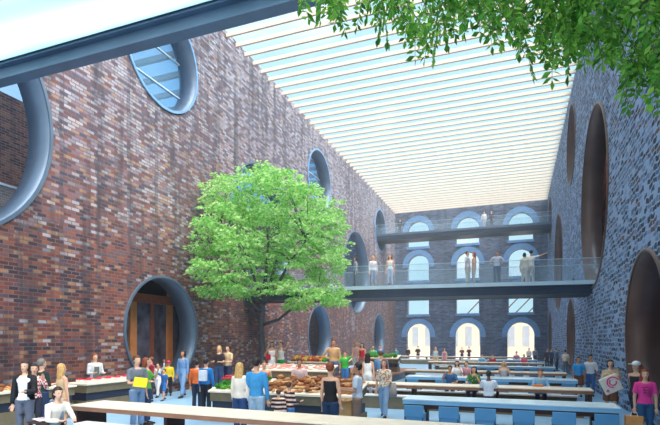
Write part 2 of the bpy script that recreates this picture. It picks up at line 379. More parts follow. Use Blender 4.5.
# ------------------------------------------------------------------ footbridges
def bridge(name, label, a, b, z_top, z_bot, width, near_glass, zr=1.05):
    """a, b: ends (x, y) of the camera-side edge"""
    A, Bv = Vector((a[0], a[1], 0)), Vector((b[0], b[1], 0)); d = Bv-A; L = d.length
    r = empty(name, (A.x, A.y, z_bot), math.atan2(d.y, d.x), label=label, cat='footbridge')
    h = z_top-z_bot
    obj('deck', B(0, L, .06, width-.06, .02, h-.02), M_BLACK, r)
    for yy in (0, width-.08):
        g = bmesh.new(); box(g, 0, L, yy, yy+.08, 0, h*.7); box(g, 0, L, yy-.04, yy+.12, 0, .05); box(g, 0, L, yy-.04, yy+.12, h*.5, h*.58)
        obj('side_girder', g, M_DARK, r)
        obj('deck_edge', B(0, L, yy-.06, yy+.12, h*.7, h), M_EDGE if near_glass else M_STEEL, r)
        g = obj('balustrade', B(0, L, yy+.03, yy+.05, h, h+zr), M_RAIL, r)
        obj('handrail', B(0, L, yy+.02, yy+.06, h+zr, h+zr+.02), M_EDGE, g)
        for i in range(int(L/2.2)+1): obj('clamp', B(.05+i*2.2, .13+i*2.2, yy+.02, yy+.06, h, h+.12), M_STEEL, g)
    return r
def wall_end(u0, v): pass
LB0, LB1 = (-15.0, 23.9), (4.2, 26.2)
bridge('lower_footbridge', 'lower dark steel footbridge with glass balustrade crossing the hall behind the big tree', LB0, LB1, 5.12, 4.5, 2.3, True)
UB0, UB1 = (-15.0, 53.6), (4.0, 54.0)
bridge('upper_footbridge', 'upper grey steel footbridge crossing just under the roof in front of the arched windows', UB0, UB1, 14.2, 13.45, 2.0, False)
# ------------------------------------------------------------------ outside behind the back wall
b = empty('outside_building', (0, 84, 0), label='pale stone building with tall windows outside, seen through the lower back arches', cat='building')
obj('facade', B(-34, 22, 0, 6, -.3, 6.2), M_BUILD, b)
for i in range(24):
    obj('window', B(-32+i*2.2, -31+i*2.2, -.06, .02, 1.4, 4.6), M_BWIN, b)
obj('cornice', B(-34.2, 22.2, -.3, .2, 6.0, 6.4), M_WHITE, b)
tr = empty('outside_steel_truss', (0, 72, 0), label='brown steel truss with diagonal struts outside, glimpsed through the windows under the lower footbridge', cat='truss')
bm = bmesh.new()
box(bm, -16, 8, -.12, .12, 5.4, 5.6); box(bm, -16, 8, -.12, .12, 8.6, 8.8); obj('chord', bm, M_TIMBER, tr)
for i in range(9):
    x = -7+i*1.6; bm = bmesh.new(); tube(bm, [(x, 0, 5.5), (x+3.0, 0, 8.7)], [.08, .08], 6); obj('diagonal_strut', bm, M_STEELR, tr)
for x in (-15.5, -3.5, 7.5): obj('post', B(x-.1, x+.1, -.1, .1, -.1, 8.7), M_STEELR, tr)
# ------------------------------------------------------------------ timber shopfront behind the left portal
sf = empty('timber_shopfront', (-16.0, 17.5, 0), label='orange timber framed dark glass shopfront just inside the round portal at left', cat='shopfront')
for yy in (-.12, 2.35, 4.9, -3.2): obj('post', B(-.14, .14, yy-.2, yy+.2, 0, 4.6), M_TIMBER, sf)
obj('lintel', B(-.2, .2, -3.4, 5.4, 4.0, 4.4), mat('red_timber', (150, 84, 62), .5), sf)
obj('fascia', B(-.1, .1, -3.4, 5.4, 4.4, 5.4), M_BLACK, sf)
obj('glazing', B(-.05, .05, -3.4, 5.4, 0, 4.0), M_DGLASS, sf)
obj('mullion', B(-.09, .09, 1.0, 1.25, 0, 4.0), mat('red_timber', (150, 84, 62), .5), sf)
obj('shelf_front', B(.1, .5, 0, 3.2, 0, 1.0), M_TIMBER, sf)
# steel structure inside left hall seen through the big left opening
gf = empty('inner_gallery', (-20.5, 0, 0), label='dark steel mezzanine gallery behind the large round opening at the far left', cat='gallery')
obj('slab', B(-4.4, 3.5, 2, 22, 6.4, 6.8), M_STEEL, gf); obj('edge_rail', B(3.3, 3.4, 2, 22, 7.8, 7.88), M_EDGE, gf); obj('glass_guard', B(3.34, 3.36, 2, 22, 6.8, 7.8), M_RAIL, gf)
for yy in (4, 12, 20): obj('column', B(2.6, 2.9, yy-.15, yy+.15, 0, 6.4), M_STEEL, gf)
rs = empty('slatted_screen', (5.6, 41, 0), label='reddish slatted timber screen inside the large round opening of the right wall', cat='screen')
for i in range(40): obj('slat', B(-.06, .06, -8, 8, 5.0+i*.32, 5.2+i*.32), mat('red_slat', (170, 92, 76), .6), rs)
for yy in (-7.8, -4, 0, 4, 7.8): obj('upright', B(.1, .3, yy-.1, yy+.1, 0, 17.6), M_STEELR, rs)
rw = empty('glazed_shopfront', (9.15, 36, 0), label='pale glazed shopfront with brown mullions behind the right-hand arch', cat='shopfront')
obj('glazing', B(-.04, .04, -7, 7, .6, 4.6), mat('pale_shop_glass', (214, 214, 214), .3, 0, .15, .6), rw)
for i in range(8): obj('mullion', B(-.1, .1, -7+i*2-.08, -7+i*2+.08, 0, 5.0), M_BROWN, rw)
obj('lintel', B(-.15, .15, -7.2, 7.2, 4.6, 5.2), M_BROWN, rw); obj('plinth', B(-.1, .1, -7.1, 7.1, 0, .6), M_BROWN, rw)
# ------------------------------------------------------------------ raised deck for the inner stalls
PZ = .40
pf = empty('raised_deck', (-8.525, 25.0, 0), label='low raised timber deck under the inner market stalls and the big tree', cat='platform')
obj('deck_boards', B(-2.225, 2.225, -9.4, 8.3, PZ-.06, PZ), M_WOODEDGE, pf); obj('plinth', B(-2.17, 2.17, -9.35, 8.25, 0, PZ-.06), M_NAVY, pf)

# ------------------------------------------------------------------ tables, benches, chairs
def table(x0, x1, yc, kind, label, w=.95, zt=.76):
    wood = kind == 'wood'
    r = empty('communal_table', ((x0+x1)/2, yc, 0), label=label, cat='table', group='long communal tables')
    hl = (x1-x0)/2
    t = obj('tabletop', B(-hl, hl, -w/2, w/2, zt-.035, zt, bev=.008), M_WOODTOP if wood else M_BLUETOP, r)
    obj('edge_band', B(-hl+.01, hl-.01, -w/2+.012, w/2-.012, zt-.13, zt-.036), M_WOODEDGE if wood else M_BLUEEDGE, r)
    if not wood: obj('apron', B(-hl+.04, hl-.04, -w/2+.06, w/2-.06, zt-.24, zt-.13), M_BROWN, r)
    for sx in (-1, 1): obj('end_panel', B(sx*(hl-.09)-.05, sx*(hl-.09)+.05, -w/2+.05, w/2-.05, 0, zt-.13), M_BROWN, r)
    k = max(1, int(hl*2/2.6))
    for i in range(1, k): obj('leg_panel', B(-hl+i*2*hl/k-.04, -hl+i*2*hl/k+.04, -w/2+.18, w/2-.18, 0, zt-.13), M_BROWN, r)
    return r
def bench(x0, x1, yc, label, solid=True, zt=.45, w=.36):
    r = empty('bench', ((x0+x1)/2, yc, 0), label=label, cat='bench', group='long benches beside the tables'); hl = (x1-x0)/2
    obj('seat', B(-hl, hl, -w/2, w/2, zt-.05, zt, bev=.006), M_WHITE, r)
    if solid: obj('base', B(-hl+.05, hl-.05, -w/2+.04, w/2-.04, 0, zt-.05), M_OLIVE, r)
    else:
        k = max(1, int(hl*2/2.4))
        for i in range(k+1):
            x = -hl+.12+i*(2*hl-.24)/k; obj('leg', B(x-.04, x+.04, -w/2+.03, w/2-.03, 0, zt-.05), M_BROWN, r)
    return r
CH = None
def chair(x, y, rz, label, group):
    global CH
    if CH is None:
        CH = empty('low_back_chair', label='', cat='chair')
        obj('seat', B(-.23, .23, -.22, .22, .42, .46, bev=.01), M_BLUE, CH)
        obj('backrest', B(-.235, .235, -.25, -.21, .40, .68, bev=.012), M_BLUE, CH)
        for sx in (-1, 1):
            for sy in (-1, 1): obj('leg', B(sx*.2-.018, sx*.2+.018, sy*.2-.018, sy*.2+.018, 0, .42), M_DARK, CH)
            obj('side_panel', B(sx*.215-.012, sx*.215+.012, -.2, .2, .2, .42), M_BLUE, CH)
        obj('skirt', B(-.2, .2, -.225, -.21, .08, .42), M_BLUE, CH)
        c = CH; c.location = (x, y, 0); c.rotation_euler = (0, 0, rz); c['label'] = label; c['group'] = group; return c
    return copy_at(CH, (x, y, 0), rz, label, group)
t1 = table(-5.30, 5.30, 0, 'wood', 'nearest long pale timber table running across the bottom of the view'); t1.location = (-4.428, 8.875, 0); t1.rotation_euler = (0, 0, -0.0472)
b1 = bench(-4.40, 4.80, 0, 'pale bench in front of the nearest long timber table', False); b1.location = (-4.466, 8.076, 0); b1.rotation_euler = (0, 0, -0.0472)
# (y, x0, x1, kind, label)
T = [(13.05, -2.75, 2.2, 'blue', 'nearest sky-blue long table, at lower right, with blue chairs in front'),
     (17.2, -6.1, 2.2, 'wood', 'long timber table directly behind the nearest sky-blue table'),
     (21.2, -4.4, 2.2, 'blue', 'second nearest sky-blue long table, behind the man in light blue shirt'),
     (25.6, -5.4, 2.2, 'wood', 'long timber table just behind the blonde woman sitting in the middle of the hall'),
     (31.0, -2.6, 2.1, 'blue', 'third nearest sky-blue long table, mid hall'),
     (36.5, -6.0, 1.8, 'wood', 'long timber table behind the third sky-blue table'),
     (42.5, -2.2, 1.6, 'blue', 'farthest sky-blue long table, near the back arches'),
     (49.0, -11.5, 1.4, 'wood', 'farthest long timber table, in front of the back wall arches')]
names = ['nearest sky-blue table', 'first timber table behind it', 'second sky-blue table', 'mid-hall timber table', 'third sky-blue table', 'timber table in the rear half', 'farthest sky-blue table', 'farthest timber table']
ORD = ['leftmost', 'second from left', 'third from left', 'fourth from left', 'fifth from left', 'sixth from left']
for (yy, x0, x1, kd, lb), nm in zip(T, names):
    table(x0, x1, yy, kd, lb)
    if kd == 'wood':
        bench(x0+.9, x1-.3, yy-1.0 if yy > 18 else 16.15, 'white topped bench on the near side of the '+nm)
        bench(x0+.3, x1-.3, yy+.85, 'white topped bench on the far side of the '+nm)
    else:
        n = 6 if yy < 35 else 4
        for i in range(n):
            chair(x0+.42+i*(x1-x0-.8)/(n-1), yy-.85 if yy < 14 else yy-.8, 0, ORD[i]+' low blue chair along the near side of the '+nm, 'blue chairs at the '+nm)
        bench(x0+.3, x1-.3, yy+.8, 'white topped bench on the far side of the '+nm, False)
# ------------------------------------------------------------------ market stalls
def stall(x0, x1, y0, y1, z0, zf, zb, label, axis='x', side=M_OLIVE):
    """display counter with a sloped top (front zf, back zb) seen from -Y (axis x) or from +X (axis y)"""
    w, d = x1-x0, y1-y0
    r = empty('market_counter', ((x0+x1)/2, (y0+y1)/2, z0), label=label, cat='market counter')
    def slab(f0, f1, a, b, ff, fb):
        bm = bmesh.new()
        if axis == 'x': P = [(-w/2+a, -d/2+f0), (w/2-a, -d/2+f0), (w/2-a, d/2-f1), (-w/2+a, d/2-f1)]; Z = [0, 0, 1, 1]
        else: P = [(w/2-f0, -d/2+a), (w/2-f0, d/2-a), (-w/2+f1, d/2-a), (-w/2+f1, -d/2+a)]; Z = [0, 0, 1, 1]
        lo = [bm.verts.new((p[0], p[1], (ff-b if not k else fb-b))) for p, k in zip(P, Z)]
        hi = [bm.verts.new((p[0], p[1], (ff if not k else fb))) for p, k in zip(P, Z)]
        bm.faces.new(lo[::-1]); bm.faces.new(hi)
        for i in range(4): bm.faces.new((lo[i], lo[(i+1) % 4], hi[(i+1) % 4], hi[i]))
        return bm
    obj('countertop', slab(0, 0, 0, .05, zf, zb), M_WOODTOP, r)
    bm = slab(.05, .05, .04, .24, zf-.05, zb-.05); obj('upper_panel', bm, side, r)
    lowz = zf-.29
    f = .1
    if axis == 'x': obj('recessed_band', B(-w/2+.08, w/2-.08, -d/2+f, d/2-f, lowz-.24, lowz+.005), M_NAVY, r); obj('base', B(-w/2+.04, w/2-.04, -d/2+.06, d/2-.05, 0, lowz-.24), side, r)
    else: obj('recessed_band', B(-w/2+f, w/2-f, -d/2+.08, d/2-.08, lowz-.24, lowz+.005), M_NAVY, r); obj('base', B(-w/2+.05, w/2-.06, -d/2+.04, d/2-.04, 0, lowz-.24), side, r)
    return r
stall(-13.1, -12.15, 6.0, 11.0, 0, .95, .95, 'left wall counter at the frame edge, behind the standing group', 'y')
stall(-13.1, -12.15, 11.35, 14.1, 0, .95, .95, 'pale topped counter with punnets of red fruit before the brick wall', 'y')
stall(-8.1, -6.55, 11.75, 12.95, 0, .86, 1.15, 'vegetable counter of greens and radishes at centre left', 'x')
stall(-6.5, -3.75, 11.75, 12.95, 0, .86, 1.15, 'bread counter heaped with brown loaves in the centre foreground', 'x')
stall(-9.7, -6.45, 17.0, 18.0, PZ, .74, .92, 'fish and meat counter on the raised deck behind the bread seller', 'x')
stall(-10.7, -7.6, 22.4, 23.3, PZ, .80, 1.0, 'fruit and greens counter on the raised deck right of the tree trunk', 'x')
stall(-9.0, -6.6, 29.0, 29.8, PZ, .80, 1.0, 'farthest produce counter on the raised deck, past the two women', 'x')
# ---- goods
def bake(bm): return bm
BREADS = []
for i, (c, sx, sy, sz) in enumerate([((150, 92, 54), .16, .075, .06), ((188, 132, 84), .11, .09, .065), ((128, 78, 48), .12, .10, .07), ((206, 160, 112), .2, .045, .04)]):
    bm = bmesh.new(); ball(bm, (0, 0, sz*.8), (sx, sy, sz), 14, 10)
    for k in range(-2, 3):
        if i in (0, 3): box(bm, k*sx*.33-.012, k*sx*.33+.012, -sy*.5, sy*.5, sz*1.62, sz*1.80-abs(k)*.008)
    for v in bm.verts: v.co += Vector(noise.noise_vector(v.co*9))*.008
    BREADS.append((bm, mat('bread_crust_%s' % 'abcd'[i], c, .7, 0, .25, 14)))
BM = []
for bm, m in BREADS:
    me = bpy.data.meshes.new('loaf'); bmesh.ops.recalc_face_normals(bm, faces=bm.faces); bm.to_mesh(me); bm.free(); me.materials.append(m)
    for p in me.polygons: p.use_smooth = True
    BM.append(me)
BL = ['dark oval loaf', 'golden round bun', 'dark round loaf', 'long thin pale baguette']
def goods(name, meshes, labels, cat, group, x0, x1, y0, y1, zf, zb, nx, ny, axis='x', sc=1.0, where='', layers=1):
    for L in range(layers):
        for i in range(nx):
            for j in range(ny):
                k = random.randrange(len(meshes)); fx = (i+.5+random.uniform(-.2, .2))/nx; fy = (j+.5+random.uniform(-.2, .2))/ny
                if L and random.random() < .35: continue
                if axis == 'x': x, y_, t = x0+(x1-x0)*fx, y0+(y1-y0)*fy, fy
                else: x, y_, t = x0+(x1-x0)*fx, y0+(y1-y0)*fy, 0
                z = zf+(zb-zf)*t+.006+L*.075
                o = bpy.data.objects.new(name[k] if isinstance(name, list) else name, meshes[k]); COL.objects.link(o)
                o.location = (x, y_, z); o.rotation_euler = (math.atan2(zb-zf, y1-y0) if axis == 'x' else 0, 0, random.uniform(0, 6.28)); o.scale = (sc*random.uniform(.85, 1.15),)*3
                part = ('front' if fy < .5 else 'back')+' '+('left' if fx < .34 else 'middle' if fx < .67 else 'right') if axis == 'x' else ('near' if fy < .34 else 'middle' if fy < .67 else 'far')
                wh = where.replace('in the heap ', '').replace('laid ', '')
                finish(o, labels[k]+', '+part+', '+wh, cat, group+' ('+labels[k]+', '+part+')')
goods('bread_loaf', BM, BL, 'bread', 'loaves on the bread counter', -6.4, -3.85, 11.85, 12.85, .87, 1.14, 13, 5, where='in the heap on the central bread counter', layers=2, sc=.86)
goods('bread_loaf', BM, BL, 'bread', 'loaves on the left counter', -12.95, -12.3, 8.2, 10.4, .95, .95, 3, 8, 'y', where='on the left wall counter at the frame edge', layers=2, sc=.72)
def small(name, parts):
    bm = bmesh.new(); parts(bm); me = bpy.data.meshes.new(name); bmesh.ops.recalc_face_normals(bm, faces=bm.faces); bm.to_mesh(me); bm.free()
    for p in me.polygons: p.use_smooth = True
    return me
def lettuce(bm):
    for k in range(16):
        a = k*2.4; t = k/16; r = .05+.10*t
        c = Vector((math.cos(a)*r*.8, math.sin(a)*r*.8, .11-.07*t))
        ball(bm, c, (.055, .03, .07), 7, 5, Matrix.Rotation(a, 4, 'Z') @ Matrix.Rotation(.5+.6*t, 4, 'Y'))
    for v in bm.verts: v.co += Vector(noise.noise_vector(v.co*25))*.018
me_let = small('lettuce', lettuce); me_let.materials.append(mat('lettuce_green', (98, 172, 60), .6, 0, .35, 18, 0, None, .2))
me_let2 = me_let.copy(); me_let2.materials.clear(); me_let2.materials.append(mat('dark_greens', (52, 128, 40), .6, 0, .35, 18, 0, None, .2))
def radish(bm):
    for k in range(9):
        a = k*2.4; r = .02*math.sqrt(k)*1.3; ball(bm, (math.cos(a)*r, math.sin(a)*r, .03+.01*(k % 3)), (.026, .026, .028), 8, 6)
me_rad = small('radish_bunch', radish); me_rad.materials.append(mat('radish_red', (196, 26, 60), .4, 0, .2, 20))
goods('lettuce_head', [me_let, me_let2], ['bright green lettuce head', 'dark leafy green head'], 'lettuce', 'lettuces on the vegetable counter', -8.0, -6.6, 11.85, 12.85, .87, 1.14, 7, 4, where='on the centre left vegetable counter', sc=.8)
for k in range(14):
    o = bpy.data.objects.new('radish_bunch', me_rad); COL.objects.link(o); o.location = (-8.0+.085*(k % 7), 12.5+.16*(k//7), 1.09+.05*(k//7)); o.scale = (1.4,)*3
    finish(o, 'bunch of small red radishes at the back left of the vegetable counter', 'radishes', 'radish bunches')
def fruit(bm):
    for k in range(3): ball(bm, ((k-1)*.07, .02*(k % 2), .045), (.045, .045, .042), 9, 7)
fr = []
for nm, c in (('orange', (226, 130, 36)), ('apple', (190, 44, 40)), ('lemon', (226, 196, 60)), ('potato', (150, 108, 78))):
    me = small(nm, lambda bm: ball(bm, (0, 0, .055), (.06, .06, .055), 10, 8)); me.materials.append(mat(nm+'_skin', c, .45, 0, .12, 12)); fr.append(me)
goods(['orange', 'apple', 'lemon', 'potato'], fr, ['round orange', 'red apple', 'yellow lemon', 'brown potato'], 'fruit', 'produce right of the tree trunk', -10.65, -9.0, 22.5, 23.2, PZ+.81, PZ+.98, 20, 4, sc=1.3, where='on the counter right of the tree trunk')
goods('lettuce_head', [me_let], ['green lettuce head'], 'lettuce', 'lettuces right of the tree trunk', -8.9, -7.7, 22.5, 23.2, PZ+.81, PZ+.98, 6, 3, sc=.95, where='on the counter right of the tree trunk')
goods('lettuce_head', [me_let, me_let2], ['bright lettuce', 'dark leafy green'], 'lettuce', 'greens on the farthest produce counter', -8.9, -6.7, 29.1, 29.7, PZ+.81, PZ+.98, 8, 2, sc=1.0, where='on the farthest produce counter')
def fillet(bm):
    ball(bm, (0, 0, .03), (.14, .055, .03), 12, 6); bmesh.ops.create_cone(bm, segments=6, radius1=.05, radius2=.015, depth=.06, cap_ends=True, matrix=Matrix.Translation((.16, 0, .03)) @ Matrix.Rotation(-math.pi/2, 4, 'Y') @ Matrix.Diagonal((.3, 1, 1, 1)))
fm = []
for c in ((226, 150, 140), (206, 190, 190)):
    me = small('fish', fillet); me.materials.append(mat('fish_%d' % c[1], c, .35, 0, .2, 16)); fm.append(me)
goods('fish', fm, ['pink fish fillet', 'silvery whole fish'], 'fish', 'fish laid on the fish counter', -9.6, -6.55, 17.1, 17.9, PZ+.745, PZ+.90, 11, 4, where='laid on the fish counter')
# punnets
def punnet(loc, i, first=[None]):
    if first[0] is None:
        r = empty('fruit_punnet', loc, label='small white punnet of red fruit on the counter before the brick wall', cat='punnet', group='punnets on the left counter')
        bm = bmesh.new(); loft(bm, [[(-.08, -.06, 0), (.08, -.06, 0), (.08, .06, 0), (-.08, .06, 0)], [(-.1, -.08, .09), (.1, -.08, .09), (.1, .08, .09), (-.1, .08, .09)]]); obj('tray', bm, M_WHITE, r)
        bm = bmesh.new()
        for k in range(12): ball(bm, (-.07+.047*(k % 4), -.045+.045*(k//4), .1), (.028, .028, .025), 7, 5)
        obj('berries', bm, mat('berry_red', (206, 34, 66), .4, 0, .2, 20), r, True); first[0] = r; return r
    else: return copy_at(first[0], loc, random.uniform(-.2, .2))
for i in range(12):
    q = punnet((-12.38-.3*(i % 2), 11.6+.4*(i//2), .955), i)
    q['label'] = 'white punnet of red fruit, %s row, %s from the near end' % (('front', 'rear')[i % 2], ('first', 'second', 'third', 'fourth', 'fifth', 'last')[i//2])
# ------------------------------------------------------------------ big tree in the hall
def leafmesh(items, seedc=0):
    """items: (position, normal-ish dir, size) -> one mesh of folded pointed leaflets"""
    V = []; F = []
    for p, d, s in items:
        d = Vector(d).normalized(); r = Vector((random.uniform(-1, 1), random.uniform(-1, 1), random.uniform(-.6, .6)))
        sd = d.cross(r); sd = sd.normalized() if sd.length > .01 else Vector((1, 0, 0)); up = sd.cross(d)
        w = s*.24; i = len(V)
        V += [p, p+d*s*.5+sd*w+up*s*.07, p+d*s, p+d*s*.5-sd*w+up*s*.07, p+d*s*.5]
        F += [(i, i+1, i+4), (i+1, i+2, i+4), (i+2, i+3, i+4), (i+3, i, i+4)]
    me = bpy.data.meshes.new('leaves'); me.from_pydata([tuple(v) for v in V], [], F); me.update(); return me
def leafmat(name, a, b, c, trans=.45):
    m = bpy.data.materials.new(name); m.use_nodes = True; n = m.node_tree.nodes; l = m.node_tree.links
    bs = n['Principled BSDF']; bs.inputs['Roughness'].default_value = .5
    g = n.new('ShaderNodeNewGeometry'); cr = n.new('ShaderNodeValToRGB'); el = cr.color_ramp.elements
    el[0].color = lin(a)+(1,); el[1].color = lin(c)+(1,); e = el.new(.5); e.color = lin(b)+(1,)
    l.new(g.outputs['Random Per Island'], cr.inputs[0]); l.new(cr.outputs[0], bs.inputs['Base Color'])
    tr = n.new('ShaderNodeBsdfTranslucent'); mx = n.new('ShaderNodeMixShader'); mx.inputs[0].default_value = trans
    l.new(cr.outputs[0], tr.inputs[0]); l.new(bs.outputs[0], mx.inputs[1]); l.new(tr.outputs[0], mx.inputs[2]); l.new(mx.outputs[0], n['Material Output'].inputs[0]); return m
TB = at(262.5, 22.95, 0)
tree = empty('indoor_tree', TB, label='bright green leafy tree with slender trunk growing beside the left brick wall', cat='tree')
rel = lambda u, v, fw: pt(u, v, fw)-TB
lobes = [(228, 190, 24), (256, 178, 22), (285, 178, 20), (308, 190, 18), (327, 205, 16), (338, 218, 14), (328, 235, 22), (322, 262, 22), (328, 288, 16), (302, 285, 20), (218, 212, 18), (212, 236, 22), (207, 262, 16), (214, 282, 16),
         (240, 270, 22), (236, 240, 26), (262, 214, 26), (290, 212, 24), (268, 246, 22), (296, 244, 26), (280, 276, 18), (340, 252, 12), (245, 202, 20), (312, 222, 20), (255, 170, 12), (298, 300, 12), (338, 296, 10), (230, 286, 12), (203, 214, 9), (222, 178, 12), (270, 285, 14), (248, 290, 10)]
lv = []; ends = []
for u, v, r in lobes:
    for k in range(2 if r > 15 else 1):
        off = random.uniform(-2.3, 2.0); uu = u+random.uniform(-4, 4)*k; vv = v+random.uniform(-3, 3)*k+3
        x_ = -CS+(uu-330)/FPX*CC; R0 = r/FPX*22.6; fw = min(22.6+off, (-13.9+R0)/x_) if x_ < 0 else 22.6+off
        c = rel(uu, vv, fw); R = r/FPX*fw; ends.append((c, R))
        ns = int(6+R*R*17)
        for q in range(ns):      # leaf sprays gathered in flat drooping pads
            dr = Vector((random.gauss(0, 1), random.gauss(0, 1), random.gauss(0, 1))).normalized(); rad = R*(random.uniform(.2, 1.0)**.5)
            p0 = c+Vector((dr.x*rad, dr.y*rad, dr.z*rad*.75)); out = Vector((dr.x, dr.y, -.25+random.uniform(-.25, .25))).normalized()
            for t in range(26):
                a = random.uniform(0, 6.28); rr = .30*random.random()**.6
                p_ = p0+Vector((math.cos(a)*rr, math.sin(a)*rr, random.uniform(-.07, .07)-rr*.35))
                if p_.x+TB.x < -13.95: continue
                lv.append((p_, out*.6+Vector((math.cos(a), math.sin(a), random.uniform(-.7, .2))), random.uniform(.13, .22)))
fo = leafmesh(lv); o = obj('foliage', fo, leafmat('tree_leaves', (104, 182, 92), (164, 220, 124), (220, 242, 178), .55), tree); finish(o, kind='stuff')
bm = bmesh.new(); tube(bm, [(0, 0, 0), (.03, 0, .25), (.02, .02, 1.6), (-.04, 0, 2.9), (0, 0, 3.8), (.16, 0, 5.2), (.3, 0, 6.6), (.2, 0, 8.2)], [.24, .15, .125, .115, .12, .08, .05, .02], 12); obj('trunk', bm, M_BARK, tree, True)
random.seed(11)
main = []
for ang, ln, z0, z1 in [(2.9, 2.4, 3.2, 5.2), (.15, 2.6, 3.0, 4.2), (-.3, 2.7, 3.9, 6.6), (3.4, 2.1, 4.4, 7.2), (1.2, 1.6, 4.2, 7.4), (-1.5, 1.6, 4.0, 5.8), (4.2, 1.7, 3.6, 5.0)]:
    e = Vector((math.cos(ang)*ln, math.sin(ang)*ln, z1)); s0 = Vector((0, 0, z0)); P4 = [s0, s0.lerp(e, .3)+Vector((0, 0, -.12)), s0.lerp(e, .65)+Vector((0, 0, .15)), e]
    if e.x+TB.x < -13.9: e.x = -13.8-TB.x
    bm = bmesh.new(); tube(bm, P4, [.085, .07, .05, .022], 8); obj('branch', bm, M_BARK, tree, True); main.append(P4)
for c, R in ends:
    best = min(((q-c).length, q) for P4 in main for q in (P4[1], P4[2], P4[3]))[1] if False else min([q for P4 in main for q in (P4[1], P4[2], P4[3])], key=lambda q: (q-c).length)
    if R < .6 or (best-c).length < .4: continue
    bm = bmesh.new(); tube(bm, [best, best.lerp(c, .5)+Vector((0, 0, .12)), c], [.03, .022, .010], 6); obj('twig', bm, M_BARK, tree, True)
# ------------------------------------------------------------------ near tree whose boughs hang in at upper right
NT = Vector((2.55, 3.6, 0)); near = empty('overhanging_tree', NT, label='near tree whose dark green feathery boughs hang in across the upper right', cat='tree')
bm = bmesh.new(); tube(bm, [(0, 0, 0), (0, 0, .4), (.05, 0, 3), (0, .05, 5.4), (-.05, .1, 6.6)], [.22, .15, .13, .12, .06], 12); obj('trunk', bm, M_BARK2, near, True)
bott = [(300, 8), (308, 18), (320, 20), (335, 24), (345, 31), (357, 26), (366, 18), (378, 38), (388, 42), (396, 26), (405, 40), (415, 58), (425, 58), (434, 60), (446, 44), (455, 36), (465, 34), (480, 34), (492, 46), (500, 46), (510, 38), (520, 54), (533, 76), (545, 62), (552, 80), (568, 76), (578, 58), (585, 66), (595, 60), (603, 64), (612, 60), (622, 96), (628, 108), (636, 92), (645, 96), (652, 104), (662, 112), (680, 130), (700, 140)]
def botv(u):
    for (a, va), (b_, vb) in zip(bott, bott[1:]):
        if a <= u <= b_: return va+(vb-va)*(u-a)/(b_-a)
    return 100
random.seed(5); sprays = []; nl = []; stems = bmesh.new(); nst = 0
def spray(tip, up, n=7, L=.40, leaf=.10):
    global nst
    p0 = tip+up*L; pts = [p0.lerp(tip, t)+Vector((0, 0, -.03*math.sin(t*3.14))) for t in (0, .33, .66, 1)]
    side = up.cross(Vector((random.uniform(-1, 1), random.uniform(-1, 1), .1))).normalized()
    bm = bmesh.new(); tube(stems, pts, [.0045, .004, .003, .002], 4)
    for i in range(n):
        t = (i+.6)/n; c = p0.lerp(tip, t)
        for s in (-1, 1): nl.append((c, side*s*.9-up*.55+Vector((random.uniform(-.2, .2), random.uniform(-.2, .2), random.uniform(-.2, .2))), leaf*random.uniform(.8, 1.15)))
    nl.append((tip, -up, leaf)); bm.free(); return p0
for i, (u, v) in enumerate(bott):
    fw = random.uniform(4.6, 5.4); dense = v > 30
    spray(pt(u, v, fw)-NT, Vector((random.uniform(-.25, .25), random.uniform(-.2, .2), 1)).normalized())
cnt = 0
while cnt < 760:
    u = random.uniform(305, 720); b_ = botv(min(u, 699)); v = random.uniform(-70, b_*.86)
    if u < 480 and random.random() < .55: continue
    if u < 380 and v < -20: continue
    cnt += 1
    spray(pt(u, v, random.uniform(4.3, 6.3))-NT, Vector((random.uniform(-.8, .8), random.uniform(-.5, .5), 1)).normalized(), leaf=random.uniform(.075, .10))
finish(obj('leaves', leafmesh(nl), leafmat('near_leaves', (58, 108, 30), (92, 160, 46), (156, 204, 84), .5), near), kind='stuff')
finish(obj('leaf_stems', stems, mat('green_stem', (92, 112, 52), .6), near), kind='stuff')
for (u, v, fw) in [(340, -25, 5.2), (400, -20, 5.0), (450, -5, 5.5), (500, -15, 4.8), (545, 0, 5.4), (590, -10, 5.0), (640, 10, 5.2), (655, 60, 5.0), (620, 30, 4.6), (690, 40, 5.5)]:
    e = pt(u, v, fw)-NT; st = Vector((0, .05, random.uniform(4.6, 6.2))); m1 = st.lerp(e, .4)+Vector((0, 0, .45)); m2 = st.lerp(e, .75)+Vector((0, 0, .25))
    bm = bmesh.new(); tube(bm, [st, m1, m2, e], [.05, .032, .02, .008], 7); obj('bough', bm, M_BARK2, near, True)

